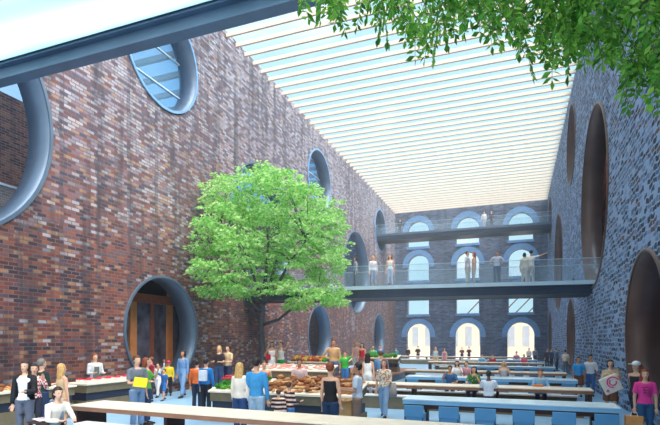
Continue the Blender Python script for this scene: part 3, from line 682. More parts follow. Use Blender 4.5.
# ------------------------------------------------------------------ people
SK = {'l': (226, 176, 148), 'm': (196, 140, 108), 'd': (122, 82, 62)}
HC = {'blond': (206, 164, 104), 'brown': (96, 60, 40), 'dark': (38, 30, 32), 'red': (136, 66, 40), 'grey': (120, 116, 112)}
def cmat(rgb, kind='cloth'):
    return mat('%s_%d_%d_%d' % ((kind,)+tuple(rgb)), rgb, .8 if kind == 'cloth' else .5, 0, .10, 9)
def fmat(rgb, c2, c3, sc=16, name='print'):
    nm = '%s_%d_%d' % (name, rgb[0], c2[0]+c3[2])
    if nm in MATS: return MATS[nm]
    m = bpy.data.materials.new(nm); m.use_nodes = True; n = m.node_tree.nodes; l = m.node_tree.links; b = n['Principled BSDF']; b.inputs['Roughness'].default_value = .8
    tc = n.new('ShaderNodeTexCoord'); cr = n.new('ShaderNodeValToRGB'); cr.color_ramp.interpolation = 'CONSTANT'; el = cr.color_ramp.elements
    if name == 'stripe':
        t = n.new('ShaderNodeTexWave'); t.bands_direction = 'Z'; t.inputs['Scale'].default_value = sc; src = t.outputs['Fac']; ps = (0, .4, .72)
    elif name == 'plaid':
        t = n.new('ShaderNodeTexChecker'); t.inputs['Scale'].default_value = sc; src = t.outputs['Fac']; ps = (0, .3, .6)
    else:
        t = n.new('ShaderNodeTexNoise'); t.inputs['Scale'].default_value = sc; src = t.outputs['Fac']; ps = (0, .52, .6)
    l.new(tc.outputs['Object'], t.inputs['Vector'])
    el[0].position = ps[0]; el[0].color = lin(rgb)+(1,); el[1].position = ps[1]; el[1].color = lin(c2)+(1,); e = el.new(ps[2]); e.color = lin(c3)+(1,)
    l.new(src, cr.inputs[0]); l.new(cr.outputs[0], b.inputs['Base Color']); MATS[nm] = m; return m
def resolve(c):
    return c if isinstance(c, bpy.types.Material) else cmat(c)
def person(label, pos, H=1.7, face=0, sk='l', hair='brown', hl='short', top=(200, 200, 200), sleeve='long', bot='trousers', botc=(50, 60, 90), shoe=(50, 40, 40),
           arms=('down', 'down'), pose='stand', fem=False, seat_h=.46, group=None, open_coat=None, apron=None, cap=None, bag=None, pack=None, scarf=None, vox=.016, look=0, lean=0):
    """face: heading in degrees, 0 = facing the camera side (-Y), 180 = back towards the camera. front of the figure is local -Y"""
    r = empty('person', pos, math.radians(face), label=label, cat='person', **({'group': group} if group else {}))
    S = H; skm = mat('skin_'+sk, SK[sk], .55, 0, .05, 8)
    hipw = .052*S; shw = (.098 if fem else .112)*S; sit = pose == 'sit'
    hz = seat_h+.06 if sit else .515*S
    dz = hz-.515*S
    Z = lambda f: f*S+dz
    lf = lambda z: -lean*(z-hz)        # forward lean offset (towards -Y)
    # torso levels (z, rx, ry)
    tl = [(Z(.495), .078*S, .058*S), (Z(.53), .092*S if fem else .088*S, .066*S), (Z(.57), .085*S, .060*S), (Z(.62), (.068 if fem else .078)*S, .052*S), (Z(.68), (.075 if fem else .085)*S, .058*S), (Z(.74), (.084 if fem else .096)*S, .064*S),
          (Z(.785), (.086 if fem else .100)*S, .056*S), (Z(.815), (.070 if fem else .084)*S, .045*S), (Z(.832), .040*S, .036*S)]
    def torso(bm, inf, z0=None, z1=None):
        L = [(0, lf(z), z, a+inf, b+inf) for z, a, b in tl if (z0 is None or z >= z0) and (z1 is None or z <= z1)]
        stack(bm, L, 18)
    hc = Vector((0, lf(Z(.93))-.006*S, Z(.935)))
    def head(bm):
        stack(bm, [(0, lf(Z(.81)), Z(.805), .034*S, .034*S), (0, lf(Z(.85)), Z(.85), .030*S, .031*S), (0, hc.y+.012*S, Z(.89), .030*S, .034*S)], 12)
        ball(bm, hc+Vector((0, .008*S, .012*S)), (.044*S, .053*S, .052*S), 16, 12)
        stack(bm, [(0, hc.y-.024*S, hc.z-.063*S, .014*S, .012*S), (0, hc.y-.018*S, hc.z-.050*S, .027*S, .026*S), (0, hc.y-.008*S, hc.z-.022*S, .037*S, .040*S), (0, hc.y, hc.z+.01*S, .040*S, .045*S)], 14)
        tube(bm, [hc+Vector((0, -.044*S, .004*S)), hc+Vector((0, -.058*S, -.018*S)), hc+Vector((0, -.046*S, -.024*S))], [.005*S, .008*S, .005*S], 8)
        for s in (-1, 1): ball(bm, hc+Vector((s*.045*S, .008*S, -.006*S)), (.006*S, .012*S, .018*S), 8, 6)
    ARM = {}
    for s, a in zip((-1, 1), arms):
        sh = Vector((s*shw, lf(Z(.80)), Z(.797)))
        ul, fl = .172*S, .150*S
        d = {'down': ((s*.16, -.02, -1), (s*.02, -.16, -1)), 'hip': ((s*.62, .12, -.8), (-s*.85, -.25, -.45)), 'bent': ((s*.14, -.12, -1), (-s*.25, -1, .12)), 'fwd': ((s*.12, -.75, -.7), (-s*.1, -1, .05)),
             'up': ((s*.7, -.45, .55), (s*.25, -.3, 1)), 'reach': ((s*.75, -.4, .25), (s*.9, -.3, .45)), 'face': ((s*.25, -.55, -.75), (-s*.35, -.35, 1)), 'swing': ((s*.14, .38, -1), (s*.02, .05, -1)), 'swingf': ((s*.14, -.38, -1), (s*.02, -.75, -.8)),
             'table': ((s*.25, -.5, -.9), (-s*.45, -1, .02)), 'cross': ((s*.3, -.25, -1), (-s*1, -.55, .25)), 'back': ((s*.3, .35, -1), (-s*.5, .15, -.8)), 'hold': ((s*.1, -.1, -1), (s*.05, -.85, -.55))}[a]
        el = sh+Vector(d[0]).normalized()*ul; wr = el+Vector(d[1]).normalized()*fl; hd = Vector(d[1]).normalized()
        ARM[s] = (sh, el, wr, hd)
    LEG = {}
    for s in (-1, 1):
        hip = Vector((s*hipw, 0, hz-.005*S))
        if sit: kn = Vector((s*hipw*1.25, -.235*S, hz-.01*S)); an = Vector((s*hipw*1.2, -.235*S-.02, max(.045*S, hz-.245*S)))
        elif pose == 'walk': ph = s; kn = Vector((s*hipw*.95, -.055*S*ph-.02*S, .285*S)); an = Vector((s*hipw*.8, -.10*S*ph, .05*S+(.03*S if ph < 0 else 0)))
        else: kn = Vector((s*hipw*1.05, -.012*S, .283*S)); an = Vector((s*hipw*1.15, 0, .045*S))
        LEG[s] = (hip, kn, an)
    def leg(bm, s, inf, t1=1.0, taper=0):
        hip, kn, an = LEG[s]
        if t1 <= .5: k2 = hip.lerp(kn, t1*2); tube(bm, [hip+Vector((0, 0, .02*S)), hip.lerp(k2, .5), k2], [.056*S+inf, .052*S+inf, .046*S+inf+taper], 12); return
        e = kn.lerp(an, (t1-.5)*2)
        tube(bm, [hip+Vector((0, 0, .02*S)), hip.lerp(kn, .5), kn, kn.lerp(e, .35), e], [.055*S+inf, .047*S+inf, .034*S+inf, .033*S+inf, .021*S+inf+taper], 12)
    def arm(bm, s, inf, t1=1.0):
        sh, el, wr, hd = ARM[s]; s0 = Vector((s*shw*.45, sh.y, sh.z+.004*S))
        if t1 <= .5: k = sh.lerp(el, t1*2); tube(bm, [s0, sh, sh.lerp(k, .6), k], [.034*S+inf, .030*S+inf, .028*S+inf, .029*S+inf], 10); return
        e = el.lerp(wr, (t1-.5)*2)
        tube(bm, [s0, sh, sh.lerp(el, .5), el, el.lerp(e, .4), e], [.034*S+inf, .029*S+inf, .025*S+inf, .021*S+inf, .020*S+inf, .013*S+inf], 10)
    bm = bmesh.new(); torso(bm, 0); head(bm)
    for s in (-1, 1):
        leg(bm, s, 0); arm(bm, s, 0)
        an = LEG[s][2]; tube(bm, [an+Vector((0, .02*S, -.02*S)), an+Vector((0, -.03*S, -.03*S)), an+Vector((0, -.09*S, -.036*S))], [.022*S, .021*S, .014*S], 10)
        sh, el, wr, hd = ARM[s]; side = hd.cross(Vector((0, 1, .2))).normalized()
        tube(bm, [wr-hd*.01*S, wr+hd*.02*S, wr+hd*.05*S], [.014*S, .021*S, .021*S], 10, .62)
    me = remesh(bm, vox); bm = bmesh.new(); bm.from_mesh(me); bpy.data.meshes.remove(me)
    for s in (-1, 1):     # five fingers, unequal and slightly curled
        sh, el, wr, hd = ARM[s]; P = Vector((1, 0, 0)) if abs(hd.x) < .7 else Vector((0, 0, 1)); wd = (P-hd*P.dot(hd)).normalized(); nrm = hd.cross(wd)*(-s if True else 1)
        for k, ln in enumerate((.030, .038, .041, .036)):
            b0 = wr+hd*.046*S+wd*(k-1.5)*.0095*S
            tube(bm, [b0-hd*.012*S, b0+hd*ln*.5*S+nrm*.003*S, b0+hd*ln*.95*S+nrm*.014*S], [.0052*S, .0050*S, .0036*S], 6)
        t0 = wr+hd*.018*S-wd*.014*S
        tube(bm, [t0, t0+hd*.016*S-wd*.014*S+nrm*.004*S, t0+hd*.036*S-wd*.018*S+nrm*.010*S], [.0068*S, .006*S, .0042*S], 6)
    body = obj('body', bm, skm, r, True)
    # eyes and mouth
    for s in (-1, 1): obj('eye', ball(bmesh.new(), hc+Vector((s*.017*S, -.043*S, .004*S)), (.0065*S, .004*S, .0045*S), 8, 6), mat('eye_dark', (40, 30, 28), .3), r)
    obj('mouth', ball(bmesh.new(), hc+Vector((0, -.047*S, -.036*S)), (.012*S, .004*S, .004*S), 8, 6), mat('lips', (172, 84, 78), .5), r)
    # hair
    hm = mat('hair_'+hair, HC[hair], .6, 0, .25, 30)
    if hl != 'none':
        bm = bmesh.new(); c = hc+Vector((0, .017*S, .019*S)); ball(bm, c, (.052*S, .058*S, .058*S), 18, 14)
        if hl == 'long': stack(bm, [(0, hc.y+.044*S, Z(.765), .052*S, .020*S), (0, hc.y+.040*S, Z(.83), .068*S, .030*S), (0, hc.y+.026*S, Z(.89), .066*S, .040*S), (0, hc.y+.016*S, Z(.945), .057*S, .050*S)], 14)
        if hl == 'bob': stack(bm, [(0, hc.y+.02*S, Z(.875), .054*S, .040*S), (0, hc.y+.018*S, Z(.91), .058*S, .050*S), (0, hc.y+.018*S, Z(.96), .052*S, .052*S)], 14)
        if hl == 'pony': tube(bm, [hc+Vector((0, .06*S, .03*S)), hc+Vector((0, .10*S, .01*S)), hc+Vector((0, .105*S, -.05*S)), hc+Vector((0, .09*S, -.10*S))], [.018*S, .024*S, .022*S, .006*S], 10)
        if hl == 'bun': ball(bm, hc+Vector((0, .055*S, .058*S)), (.026*S,)*3, 10, 8)
        me = remesh(bm, vox*.8); bm = bmesh.new(); bm.from_mesh(me)
        # open the face: push the front lower part of the hair back inside the head
        for v in bm.verts:
            q = v.co-hc
            if q.y < -.012*S and q.z < .034*S and abs(q.x) < .044*S: v.co.y = hc.y-.002*S+abs(q.x)*.1
        obj('hair', bm, hm, r, True)
    if cap:
        bm = bmesh.new(); ball(bm, hc+Vector((0, .012*S, .030*S)), (.056*S, .062*S, .046*S), 16, 10)
        box(bm, -.04*S, .04*S, hc.y-.105*S, hc.y-.03*S, hc.z+.026*S, hc.z+.034*S); obj('cap', bm, cmat(cap), r, True)
    # clothes
    T = resolve(top) if top is not None else None
    dress = bot in ('dress',)
    if T:
        bm = bmesh.new(); inf = .007*S+.004
        torso(bm, inf, Z(.53) if not dress else Z(.56), Z(.80) if sleeve == 'none' else Z(.818))
        if sleeve == 'none':
            for s in (-1, 1): tube(bm, [(s*.052*S, lf(Z(.8))-.02*S, Z(.785)), (s*.054*S, lf(Z(.8)), Z(.825)), (s*.052*S, lf(Z(.8))+.02*S, Z(.785))], [.017*S, .015*S, .017*S], 8)
        else:
            for s in (-1, 1): arm(bm, s, .006*S+.003, {'long': .96, 'short': .36, 'elbow': .6}[sleeve])
        obj('top', remesh(bm, vox), T, r, True)
    if open_coat:
        bm = bmesh.new()
        L = [(0, .012*S, Z(.36), .105*S, .078*S), (0, .01*S, Z(.5), .112*S, .082*S), (0, .01*S, Z(.62), .100*S, .072*S), (0, .01*S, Z(.74), .112*S, .078*S), (0, .008*S, Z(.81), .090*S, .056*S)]
        stack(bm, L, 24); gm = bm.faces[:]
        for f in gm:
            c = f.calc_center_median()
            if (c.y < 0 and abs(c.x) < .045*S) or abs(f.normal.z) > .9: bm.faces.remove(f)
        bmesh.ops.solidify(bm, geom=bm.faces[:], thickness=.012)
        for s in (-1, 1): arm(bm, s, .014*S, .97)
        obj('coat', bm, cmat(open_coat), r, True)
    Bm = resolve(botc) if botc is not None else None
    if bot in ('trousers', 'shorts', 'crop'):
        bm = bmesh.new(); torso(bm, .008*S, None, Z(.58))
        for s in (-1, 1): leg(bm, s, .008*S, {'trousers': .97, 'shorts': .47, 'crop': .75}[bot], .014*S if bot != 'shorts' else .012*S)
        obj('trousers' if bot != 'shorts' else 'shorts', remesh(bm, vox), Bm, r, True)
    elif bot in ('skirt', 'dress', 'longskirt'):
        z1 = Z(.60) if bot != 'dress' else Z(.64); z0 = {'skirt': Z(.33), 'dress': Z(.27), 'longskirt': Z(.1)}[bot]
        bm = bmesh.new(); sk_ = [(0, -.01*S, z0, .108*S, .085*S), (0, 0, (z0+Z(.5))/2, .104*S, .082*S), (0, 0, Z(.52), .101*S, .076*S), (0, 0, z1, .078*S, .062*S)]
        stack(bm, sk_, 20); obj('skirt', bm, Bm, r, True)
    for s in (-1, 1):
        an = LEG[s][2]; bm = bmesh.new()
        tube(bm, [an+Vector((0, .036*S, -.020*S)), an+Vector((0, .01*S, -.018*S)), an+Vector((0, -.05*S, -.026*S)), an+Vector((0, -.115*S, -.034*S))], [.022*S, .028*S, .025*S, .012*S], 10, .9)
        for v in bm.verts: v.co.z = max(v.co.z, an.z-.045*S)
        obj('shoe', bm, cmat(shoe), r, True)
    if apron:
        bm = bmesh.new(); box(bm, -.07*S, .07*S, -.083*S, -.075*S, Z(.36), Z(.62)); box(bm, -.045*S, .045*S, -.083*S, -.075*S, Z(.62), Z(.76)); obj('apron', bm, cmat(apron), r)
    if pack:
        bm = bmesh.new(); box(bm, -.075*S, .075*S, .06*S, .125*S, Z(.60), Z(.79), bev=.02); obj('back_panel', bm, cmat(pack), r)
    if scarf:
        bm = bmesh.new(); tube(bm, [(-.04*S, -.03*S, Z(.845)), (0, -.05*S, Z(.83)), (.03*S, -.085*S, Z(.76)), (.03*S, -.095*S, Z(.62))], [.02*S, .024*S, .022*S, .02*S], 8); tube(bm, [(-.04*S, .0, Z(.845)), (0, .045*S, Z(.85)), (.04*S, 0, Z(.845)), (.02*S, -.045*S, Z(.835))], [.02*S]*4, 8); obj('scarf', bm, cmat(scarf), r, True)
    return r, ARM, Z
def G(u, v, fw, z=0.0):
    """stature from the crown's image row"""
    return CAMZ-(v-HOR)*fw/FPX-z
def P(u, v, fw, label, z=0.0, **k):
    H = k.pop('H', None) or G(u, v, fw, z)
    if k.get('pose') == 'sit':
        st = k.pop('stature', 1.68); k['seat_h'] = max(.40, G(u, v, fw, z)-.485*st-.06); H = st
    k.setdefault('vox', .013*max(1, fw/11))
    return person(label, at(u, fw, z), H, **k)
J = (62, 86, 128); DJ = (40, 56, 84)
# --- left foreground
P(25, 361, 10.8, 'dark-bobbed person in long black coat and white shirt, leftmost of the standing group', face=25, hair='dark', hl='bob', top=(232, 232, 236), botc=(92, 96, 112), open_coat=(26, 28, 34), arms=('down', 'bent'), fem=True)
P(34, 364, 11.6, 'person in red and white checked shirt with raised forearm, behind the black coat', face=60, hair='dark', top=fmat((190, 60, 60), (236, 226, 222), (236, 226, 222), 22, 'plaid'), botc=(60, 60, 76), arms=('down', 'face'), fem=True)
P(42, 359, 12.6, 'grey-haired person in dark green and black shirt and jeans, back to the camera', face=170, hair='grey', top=(36, 50, 48), sleeve='elbow', botc=(44, 62, 100), arms=('bent', 'down'))
P(62, 364, 11.8, 'blonde person in sleeveless beige top carrying a white cardigan, back to the camera', face=165, hair='blond', hl='long', top=(214, 180, 142), sleeve='none', botc=(206, 190, 170), bot='skirt', arms=('down', 'down'), fem=True)
P(55, 387, 9.3, 'person with dark ponytail, cream sweater and grey scarf seated at lower left', pose='sit', face=75, hair='dark', hl='pony', top=(232, 224, 212), botc=(44, 48, 60), arms=('table', 'table'), scarf=(132, 142, 158), fem=True, lean=.18)
P(95, 354, 17.0, 'seller in pale shirt and grey apron behind the punnets of red fruit', face=70, hair='red', top=(206, 208, 214), botc=(70, 70, 76), arms=('bent', 'bent'), apron=(96, 104, 104))
# --- at the portal
g7 = P(137, 355.5, 12.7, 'person in grey T-shirt and jeans holding a bright yellow folder', face=75, hair='brown', top=(112, 122, 136), sleeve='short', botc=(120, 150, 190), arms=('bent', 'bent'))
P(146.5, 358, 13.3, 'auburn-haired person in green top and jeans beside the yellow folder', face=120, hair='red', hl='long', top=(96, 170, 66), sleeve='short', botc=(40, 66, 100), arms=('down', 'face'), fem=True)
P(151, 357, 18.3, 'person in crimson top raising one arm, just outside the round portal', face=-40, hair='brown', top=(200, 40, 80), sleeve='short', botc=(60, 60, 80), arms=('down', 'reach'), fem=True)
P(158, 363, 19.7, 'small child in white clothes walking out of the round portal', face=10, hair='dark', top=(238, 232, 230), botc=(236, 226, 222), arms=('down', 'up'), pose='walk')
P(168.5, 361, 20.3, 'child in bright yellow shirt with a pink cap and black trousers', face=30, hair='dark', top=(240, 208, 40), botc=(36, 34, 40), arms=('bent', 'down'), cap=(226, 60, 110))
P(164, 369, 18.6, 'running child in blue dungarees with yellow sleeves at the portal', face=0, hair='dark', top=(44, 104, 170), sleeve='short', bot='shorts', botc=(44, 110, 180), arms=('up', 'down'), pose='walk')
P(183, 350.5, 19.6, 'tall person in loose denim-blue top and trousers walking from the portal', face=0, hair='dark', hl='bob', sk='m', top=(112, 150, 196), botc=(124, 160, 202), pose='walk', fem=True)
P(197, 360, 16.0, 'person in orange top and dark trousers half hidden behind a blue and white jacket', face=200, hair='dark', top=(232, 110, 50), botc=(38, 48, 70))
P(206, 358.5, 15.2, 'person in blue and white jacket and black trousers, back to the camera', face=180, hair='dark', top=(34, 122, 196), botc=(30, 34, 44), arms=('down', 'down'), pack=(228, 234, 242))
P(141, 350, 26.5, 'person inside the round portal in front of the orange timber shopfront', face=40, hair='dark', H=1.7, sk='d', top=(60, 50, 60), botc=(50, 50, 60))
P(153, 349, 24.2, 'person in dark red seen deeper inside the round portal', face=-30, hair='dark', H=1.72, sk='m', top=(120, 40, 50), botc=(50, 50, 60))
# --- vegetable stall and behind
P(219, 346, 18.7, 'long-haired blonde person in black top behind the vegetable counter', z=PZ, face=10, hair='blond', hl='long', top=(48, 38, 42), sleeve='short', botc=(52, 76, 116), arms=('bent', 'bent'), fem=True)
P(228, 345.5, 18.9, 'dark-haired person in beige shirt with a strap behind the vegetable counter', z=PZ, face=-15, hair='dark', top=(222, 190, 148), sleeve='short', botc=(46, 58, 92), arms=('bent', 'bent'))
P(240, 363, 11.5, 'blonde person in white sweater and jeans, back to the camera by the vegetables', face=175, hair='blond', hl='long', top=(238, 230, 222), botc=(48, 84, 136), arms=('down', 'down'), fem=True)
P(256.5, 358, 11.3, 'person in bright blue shirt and pale jeans, back to the camera', face=180, hair='dark', top=(62, 152, 214), botc=(170, 200, 226), arms=('down', 'bent'))
P(264, 361, 14.9, 'person in orange vest partly hidden behind the bright blue shirt', face=40, hair='brown', top=(220, 110, 60), sleeve='none', botc=(60, 60, 80), arms=('bent', 'down'))
P(272, 342, 22.4, 'person in white knee-length dress with a red bag on the raised deck', z=PZ, face=20, hair='dark', hl='bob', sk='m', top=(240, 240, 242), sleeve='none', bot='dress', botc=(240, 240, 242), arms=('hip', 'bent'), fem=True)
P(281, 342, 22.8, 'person in white vest and bright green shorts with arm raised on the raised deck', z=PZ, face=-20, hair='brown', top=(236, 238, 236), sleeve='none', bot='shorts', botc=(34, 162, 78), arms=('down', 'reach'), fem=True)
P(299.5, 359, 14.95, 'seller in pale pink shirt behind the bread heap', face=10, hair='dark', sk='m', top=(228, 196, 196), botc=(60, 60, 70), arms=('hold', 'hold'))
P(278.5, 389.5, 11.4, 'smaller child in navy, orange and white striped jumper before the bread counter', face=195, hair='brown', sk='l', top=fmat((30, 34, 60), (232, 130, 50), (236, 232, 226), 3.2, 'stripe'), botc=(40, 40, 56), arms=('down', 'bent'))
P(289.5, 382, 11.5, 'taller child in striped jumper and jeans before the bread counter', face=150, hair='brown', sk='l', top=fmat((28, 34, 60), (232, 132, 52), (236, 232, 228), 3.0, 'stripe'), botc=(80, 130, 190), arms=('bent', 'down'))
P(330.5, 363, 10.6, 'person in black tank top and dark jeans, back to the camera, by the bread', face=170, hair='red', hl='short', top=(24, 26, 34), sleeve='none', botc=(36, 62, 98), arms=('down', 'down'), fem=True)
P(357.5, 363, 11.5, 'person in white T-shirt and khaki trousers facing the bread counter', face=-80, hair='dark', sk='m', top=(216, 224, 238), sleeve='short', botc=(150, 118, 102), arms=('bent', 'bent'))
P(333.5, 339.5, 19.8, 'person in tan open jacket over pale shirt on the raised deck', z=PZ, face=10, hair='brown', sk='m', top=(214, 168, 120), botc=(90, 120, 170), arms=('hip', 'down'))
P(345, 351.5, 19.4, 'child in bright green top on the raised deck beside the tan jacket', z=PZ, face=0, hair='brown', top=(66, 190, 70), sleeve='short', botc=(70, 130, 200), arms=('down', 'up'))
P(356.5, 342, 27.0, 'person in pale pink top, left of the red top, on the raised deck', z=PZ, face=0, hair='blond', hl='long', top=(216, 170, 170), sleeve='short', bot='shorts', botc=(200, 210, 220), fem=True)
P(362, 343, 26.5, 'person in bright red top and shorts on the raised deck', z=PZ, face=0, hair='brown', hl='long', top=(206, 34, 56), sleeve='none', bot='shorts', botc=(150, 120, 120), fem=True)
P(373, 345.5, 33, 'distant person in bright green top at the far left stalls', face=0, hair='dark', top=(70, 190, 90), botc=(60, 60, 80))
P(380, 345, 35, 'distant person in bright blue top at the far left stalls', face=0, hair='dark', top=(40, 110, 200), botc=(60, 60, 80))
P(368, 353, 18.6, 'person with long black hair in white sleeveless top, back to the camera', face=175, hair='dark', hl='long', top=(232, 238, 244), sleeve='none', botc=(214, 224, 236), arms=('down', 'down'), fem=True)
P(381, 351, 18.6, 'person in denim-blue shirt beside long black hair, back to the camera', face=190, hair='brown', top=(92, 138, 186), botc=(60, 80, 120), arms=('down', 'bent'))
P(384, 359.5, 14.4, 'auburn long-haired person in floral blouse and pale jeans walking towards the camera', face=0, hair='red', hl='long', top=fmat((238, 226, 208), (206, 120, 90), (120, 150, 90), 22), sleeve='elbow', botc=(150, 176, 208), arms=('down', 'bent'), pose='walk', fem=True)
# --- seated at the long tables
P(418, 346, 51.5, 'distant person in black standing near the first back arch', face=0, hair='dark', top=(30, 30, 36), botc=(40, 40, 50), arms=('table', 'table'))
P(408, 346.5, 52, 'distant dark-haired person left of the one in black near the first back arch', face=0, H=1.65, hair='dark', top=(60, 44, 44), botc=(40, 40, 50))
P(435.5, 347, 40.5, 'distant standing person in pale blue top and tan shorts', face=0, hair='blond', hl='long', top=(170, 214, 226), sleeve='none', bot='shorts', botc=(226, 176, 120), fem=True)
P(444.5, 348, 40.3, 'distant standing person in dusty pink beside the pale blue top', face=0, hair='dark', hl='long', top=(206, 130, 140), sleeve='none', bot='skirt', botc=(190, 130, 140), fem=True)
P(450, 365.7, 18.0, 'person in dark blue T-shirt seated at the timber table, hand at face', pose='sit', face=5, hair='dark', sk='m', top=(52, 100, 150), sleeve='short', arms=('face', 'table'))
P(457, 361, 21.5, 'person in white top seated behind the dark blue T-shirt', pose='sit', face=0, hair='dark', hl='long', top=(240, 238, 238), sleeve='short', arms=('table', 'face'), fem=True)
P(466.5, 361.5, 21.4, 'person in dusty pink top seated between the white and green tops', pose='sit', face=-10, hair='brown', top=(200, 140, 150), sleeve='short', arms=('table', 'table'), fem=True)
P(474, 366.5, 17.5, 'long-haired person in green floral top seated at the timber table', pose='sit', face=-10, hair='dark', hl='long', top=fmat((60, 120, 66), (30, 60, 40), (150, 190, 110), 18), sleeve='short', arms=('table', 'face'), fem=True)
P(488.7, 371, 15.35, 'person in white T-shirt seated with back to the camera at the timber table', pose='sit', face=180, hair='dark', sk='d', top=(222, 228, 238), sleeve='short', botc=(60, 60, 70), arms=('table', 'table'))
P(504, 361, 20.85, 'blonde person in pale grey top seated with hands at face, mid hall', pose='sit', face=0, hair='blond', hl='long', top=(202, 200, 206), sleeve='none', arms=('face', 'face'), fem=True)
P(540.5, 371.5, 16.75, 'person in light blue shirt seated facing the camera at the timber table', pose='sit', face=0, hair='red', top=(140, 190, 228), arms=('table', 'table'))
P(482, 354, 35.8, 'distant person in light blue seated left of the one in red', pose='sit', face=0, hair='dark', top=(120, 190, 226), arms=('table', 'table'))
P(492.5, 354.5, 35.7, 'distant person in dark red seated at a far table', pose='sit', face=0, hair='dark', top=(170, 36, 56), arms=('table', 'table'))
P(516.5, 351.5, 40.6, 'distant person in mauve seated at a far table', pose='sit', face=0, hair='dark', top=(190, 140, 176), arms=('table', 'table'), stature=1.75)
P(524, 354.5, 34.9, 'distant person in bright pink seated at a far table', pose='sit', face=0, hair='brown', top=(230, 90, 130), arms=('table', 'table'), fem=True)
P(462, 347, 51.3, 'distant person in brown near the middle back arch', face=0, hair='dark', top=(96, 66, 60), arms=('table', 'table'))
P(469, 346.7, 51.3, 'distant person in dark clothes beside the one in brown at the middle back arch', face=0, hair='dark', top=(50, 44, 54), arms=('table', 'table'))
P(396, 347.5, 46, 'distant person in teal by the far left corner', face=0, H=1.66, hair='dark', top=(50, 130, 140), botc=(50, 60, 70))
# --- right aisle
for i, (u, v, fw, c, hr, nm) in enumerate([(529, 350, 46, (226, 226, 232), 'dark', 'white'), (535, 350, 47, (150, 160, 180), 'brown', 'grey'), (547, 350.5, 41, (96, 84, 96), 'dark', 'dark plum'), (551, 350, 39, (70, 90, 120), 'dark', 'slate blue'), (556.5, 351, 37, (120, 130, 150), 'grey', 'blue-grey')]):
    P(u, v, fw, 'distant person in %s clothes at the far right of the hall' % nm, face=-20+20*i, hair=hr, H=1.6+.03*i, top=c, botc=(60, 66, 86))
P(565.5, 350.5, 33, 'person in cream T-shirt and grey trousers far down the right aisle', face=150, hair='brown', H=1.66, top=(226, 216, 200), sleeve='short', botc=(110, 116, 132))
P(578.7, 357.3, 20.0, 'person in bright blue T-shirt and brown shorts in the right aisle', face=0, hair='dark', sk='m', top=(52, 150, 214), sleeve='short', bot='shorts', botc=(104, 62, 44), pose='walk', H=1.6)
P(590.5, 355, 20.2, 'person in white shirt and jeans in the right aisle beside the blue T-shirt', face=0, hair='dark', sk='m', top=(232, 230, 232), sleeve='elbow', botc=(60, 100, 160), pose='walk', H=1.68)
b49 = P(610.5, 360, 14.4, 'person with black fringe in beige top and brown shorts holding a big white bag', face=0, hair='dark', hl='bob', top=(206, 178, 138), sleeve='short', bot='shorts', botc=(120, 80, 62), arms=('bent', 'face'), pose='walk', fem=True)
P(636, 361.5, 12.5, 'person in white cap and black tank top walking on the right', face=-50, hair='red', hl='pony', top=(30, 34, 44), sleeve='none', botc=(30, 40, 60), arms=('swing', 'down'), cap=(236, 236, 238), pose='walk', fem=True)
p51 = P(645, 369.5, 10.9, 'person with long dark red hair in bright pink T-shirt and jeans at lower right', face=0, hair='red', hl='long', top=(238, 62, 150), sleeve='short', botc=(44, 84, 124), arms=('down', 'down'), fem=True)
# --- on the footbridges
for (u, v, fw, lab, k) in [
    (355.5, 257, 26.2, 'dark-haired person in grey leaning on the lower footbridge next to the tree crown', dict(hair='dark', hl='bob', top=(150, 156, 170), botc=(90, 96, 110), face=-60, fem=True)),
    (373, 256, 25.9, 'blonde person in pale top on the lower footbridge, second from the left', dict(hair='blond', hl='long', top=(226, 220, 226), botc=(150, 160, 190), face=30, fem=True)),
    (390, 254.5, 25.7, 'auburn-haired person in white vest on the lower footbridge, third from the left', dict(hair='red', hl='long', top=(240, 236, 234), sleeve='none', botc=(190, 200, 226), face=0, fem=True)),
    (467.5, 251.5, 25.2, 'person in pale T-shirt facing their partner on the lower footbridge', dict(hair='brown', top=(214, 218, 226), sleeve='short', botc=(200, 200, 200), face=70)),
    (474, 252.5, 25.3, 'person in peach top leaning to their partner on the lower footbridge', dict(hair='red', hl='long', top=(222, 170, 140), sleeve='short', botc=(200, 190, 186), face=-80, fem=True)),
    (497, 251, 24.9, 'lone person in grey T-shirt at the railing of the lower footbridge', dict(hair='dark', sk='m', top=(186, 196, 214), sleeve='short', botc=(90, 100, 130), arms=('hip', 'hip'), face=0)),
    (524.5, 253, 25.0, 'person in beige with arm round the one in cream on the lower footbridge', dict(hair='dark', hl='bob', top=(222, 212, 196), botc=(214, 208, 200), face=175, fem=True)),
    (531, 250.5, 25.0, 'person in cream shirt at the right end of the lower footbridge', dict(hair='dark', top=(236, 232, 224), sleeve='short', botc=(200, 200, 206), arms=('reach', 'down'), face=180))]:
    p = at(u, fw); 
    # keep the feet on the deck
    A = Vector((LB0[0], LB0[1])); D = (Vector(LB1[:2] if len(LB1) > 2 else LB1)-A).normalized(); N = Vector((-D.y, D.x))
    off = N.dot(Vector((p.x, p.y))-A)
    if off < .5: fw += (.5-off)/.9
    if off > 1.9: fw -= (off-1.9)/.9
    person(lab, at(u, fw, 5.12), min(1.85, max(1.5, G(u, v, fw, 5.12))), vox=.024, **k)
for (u, fw, lab, k) in [(400, 55.1, 'person with red hair in black on the upper footbridge near its left end', dict(hair='red', top=(34, 32, 40), botc=(60, 60, 70))),
    (484, 53.1, 'person in white on the upper footbridge, left of the pair', dict(hair='brown', top=(236, 232, 230), botc=(200, 200, 206))),
    (491.5, 52.7, 'person in dark jacket on the upper footbridge, right of the pair', dict(hair='red', top=(40, 44, 58), botc=(80, 86, 100)))]:
    p = at(u, fw); fw += (54.6-p.y)/.95
    person(lab, at(u, fw, 14.2), 1.72, vox=.035, **k)
